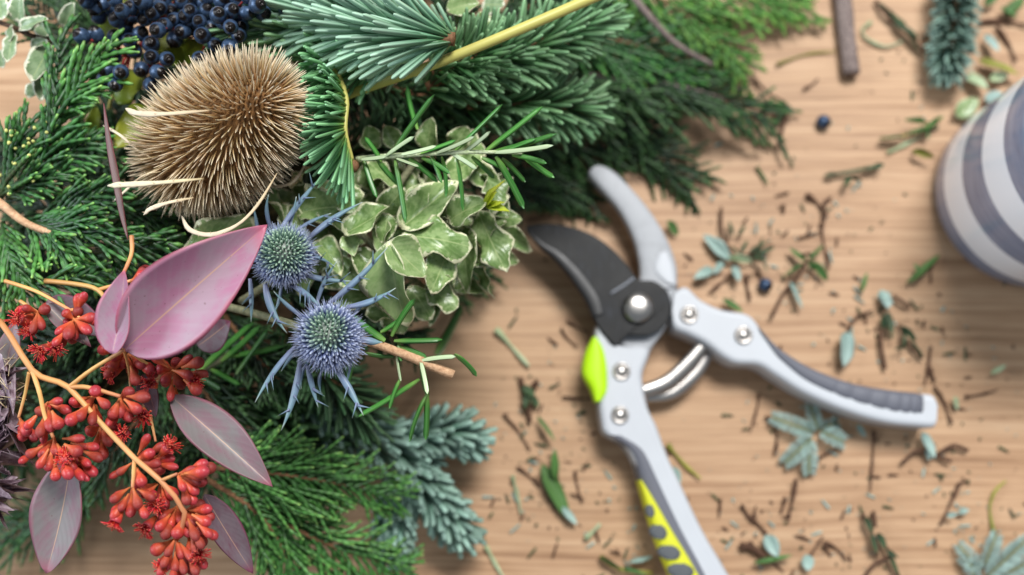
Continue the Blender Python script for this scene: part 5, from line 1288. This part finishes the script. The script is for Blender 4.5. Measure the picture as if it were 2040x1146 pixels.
twig('green stick at the bottom edge by the fir tip', [[(968, 1088), (984, 1118), (1006, 1156)]], 7, PALE)
twig('dark twig left of the black blade hub', [[(1128, 638), (1148, 652), (1172, 662)], [(1118, 652), (1128, 672), (1150, 690)]], 4)
twig('olive green stick beside the left handle', [[(1330, 886), (1362, 924), (1396, 954)]], 7, OLIVE, name='stem_fragment', cat='stem')
leafbit('blue green scrap under the left handle', [((1340, 930), (1352, 972), 20)], BLUE)
leafbit('green leaf right of the spring near the rivet', [((1440, 595), (1480, 622), 16), ((1500, 640), (1516, 690), 14)], GRN)
leafbit('green twig at the bottom edge left of the handle', [((1196, 1108), (1240, 1136), 10), ((1240, 1132), (1290, 1146), 10), ((1250, 1120), (1300, 1108), 10, BLUE)], GRN, [[(1196, 1108), (1235, 1134), (1300, 1142)]], OLIVE, 4, 'sprig_fragment', 'sprig')
twig('small dark chip above the black blade tip', [[(1050, 440), (1090, 432), (1130, 425)]], 4)
leafbit('green blade behind the hook blade', [((1330, 440), (1350, 470), 18)], GRN)
twig('brown chip near the middle left of the blade', [[(1120, 790), (1160, 796), (1180, 792)]], 4)
# crumbs
def crumbs():
    mats = [BLUE, PALE, BRN, GRN, DGRN]
    cr = MB(); cb = MB(); cg = MB()
    CL = [(1470, 520), (1600, 540), (1770, 640), (1060, 800), (1110, 960), (1600, 880), (1500, 1060), (1700, 1060), (1860, 900), (1960, 1080), (1240, 1100), (1620, 400), (1850, 180), (1050, 900), (1850, 720)]
    for i in range(1000):
        q = RND.choice(CL) if RND.random() < 0.7 else None
        px, py = (RND.gauss(q[0], 75), RND.gauss(q[1], 60)) if q else (rr(960, 2040), rr(60, 1146))
        if not (960 < px < 2050 and 60 < py < 1160): continue
        if px < 1150 and py < 420: continue
        # thicker between the tools, thinner toward the top
        if RND.random() > 0.35+0.65*min(1, py/800): continue
        b = P(px, py, 0.05); a = rr(0, 2*PI); ln = (rr(2.5, 9) if RND.random() < 0.8 else rr(12, 30))*PXM(b)
        d = V((math.cos(a), math.sin(a), rr(0, 0.15)))
        needle_into(RND.choice((cr, cr, cb, cb, cg, cg)), b, d.normalized(), UP, ln, min(ln*rr(0.25, 0.7), 5*PXM(b)), RND.random(), 0.05)
    o = build(cr, 'leaf_crumbs', BLUE); o['kind'] = 'stuff'; o['label'] = 'tiny pale blue green leaf crumbs scattered over the wood'; o['category'] = 'crumbs'
    o = build(cg, 'needle_crumbs', DGRN); o['kind'] = 'stuff'; o['label'] = 'tiny dark green needle crumbs scattered over the wood'; o['category'] = 'crumbs'
    o = build(cb, 'bark_crumbs', BRN); o['kind'] = 'stuff'; o['label'] = 'tiny dark bark crumbs scattered over the wood'; o['category'] = 'crumbs'
crumbs()
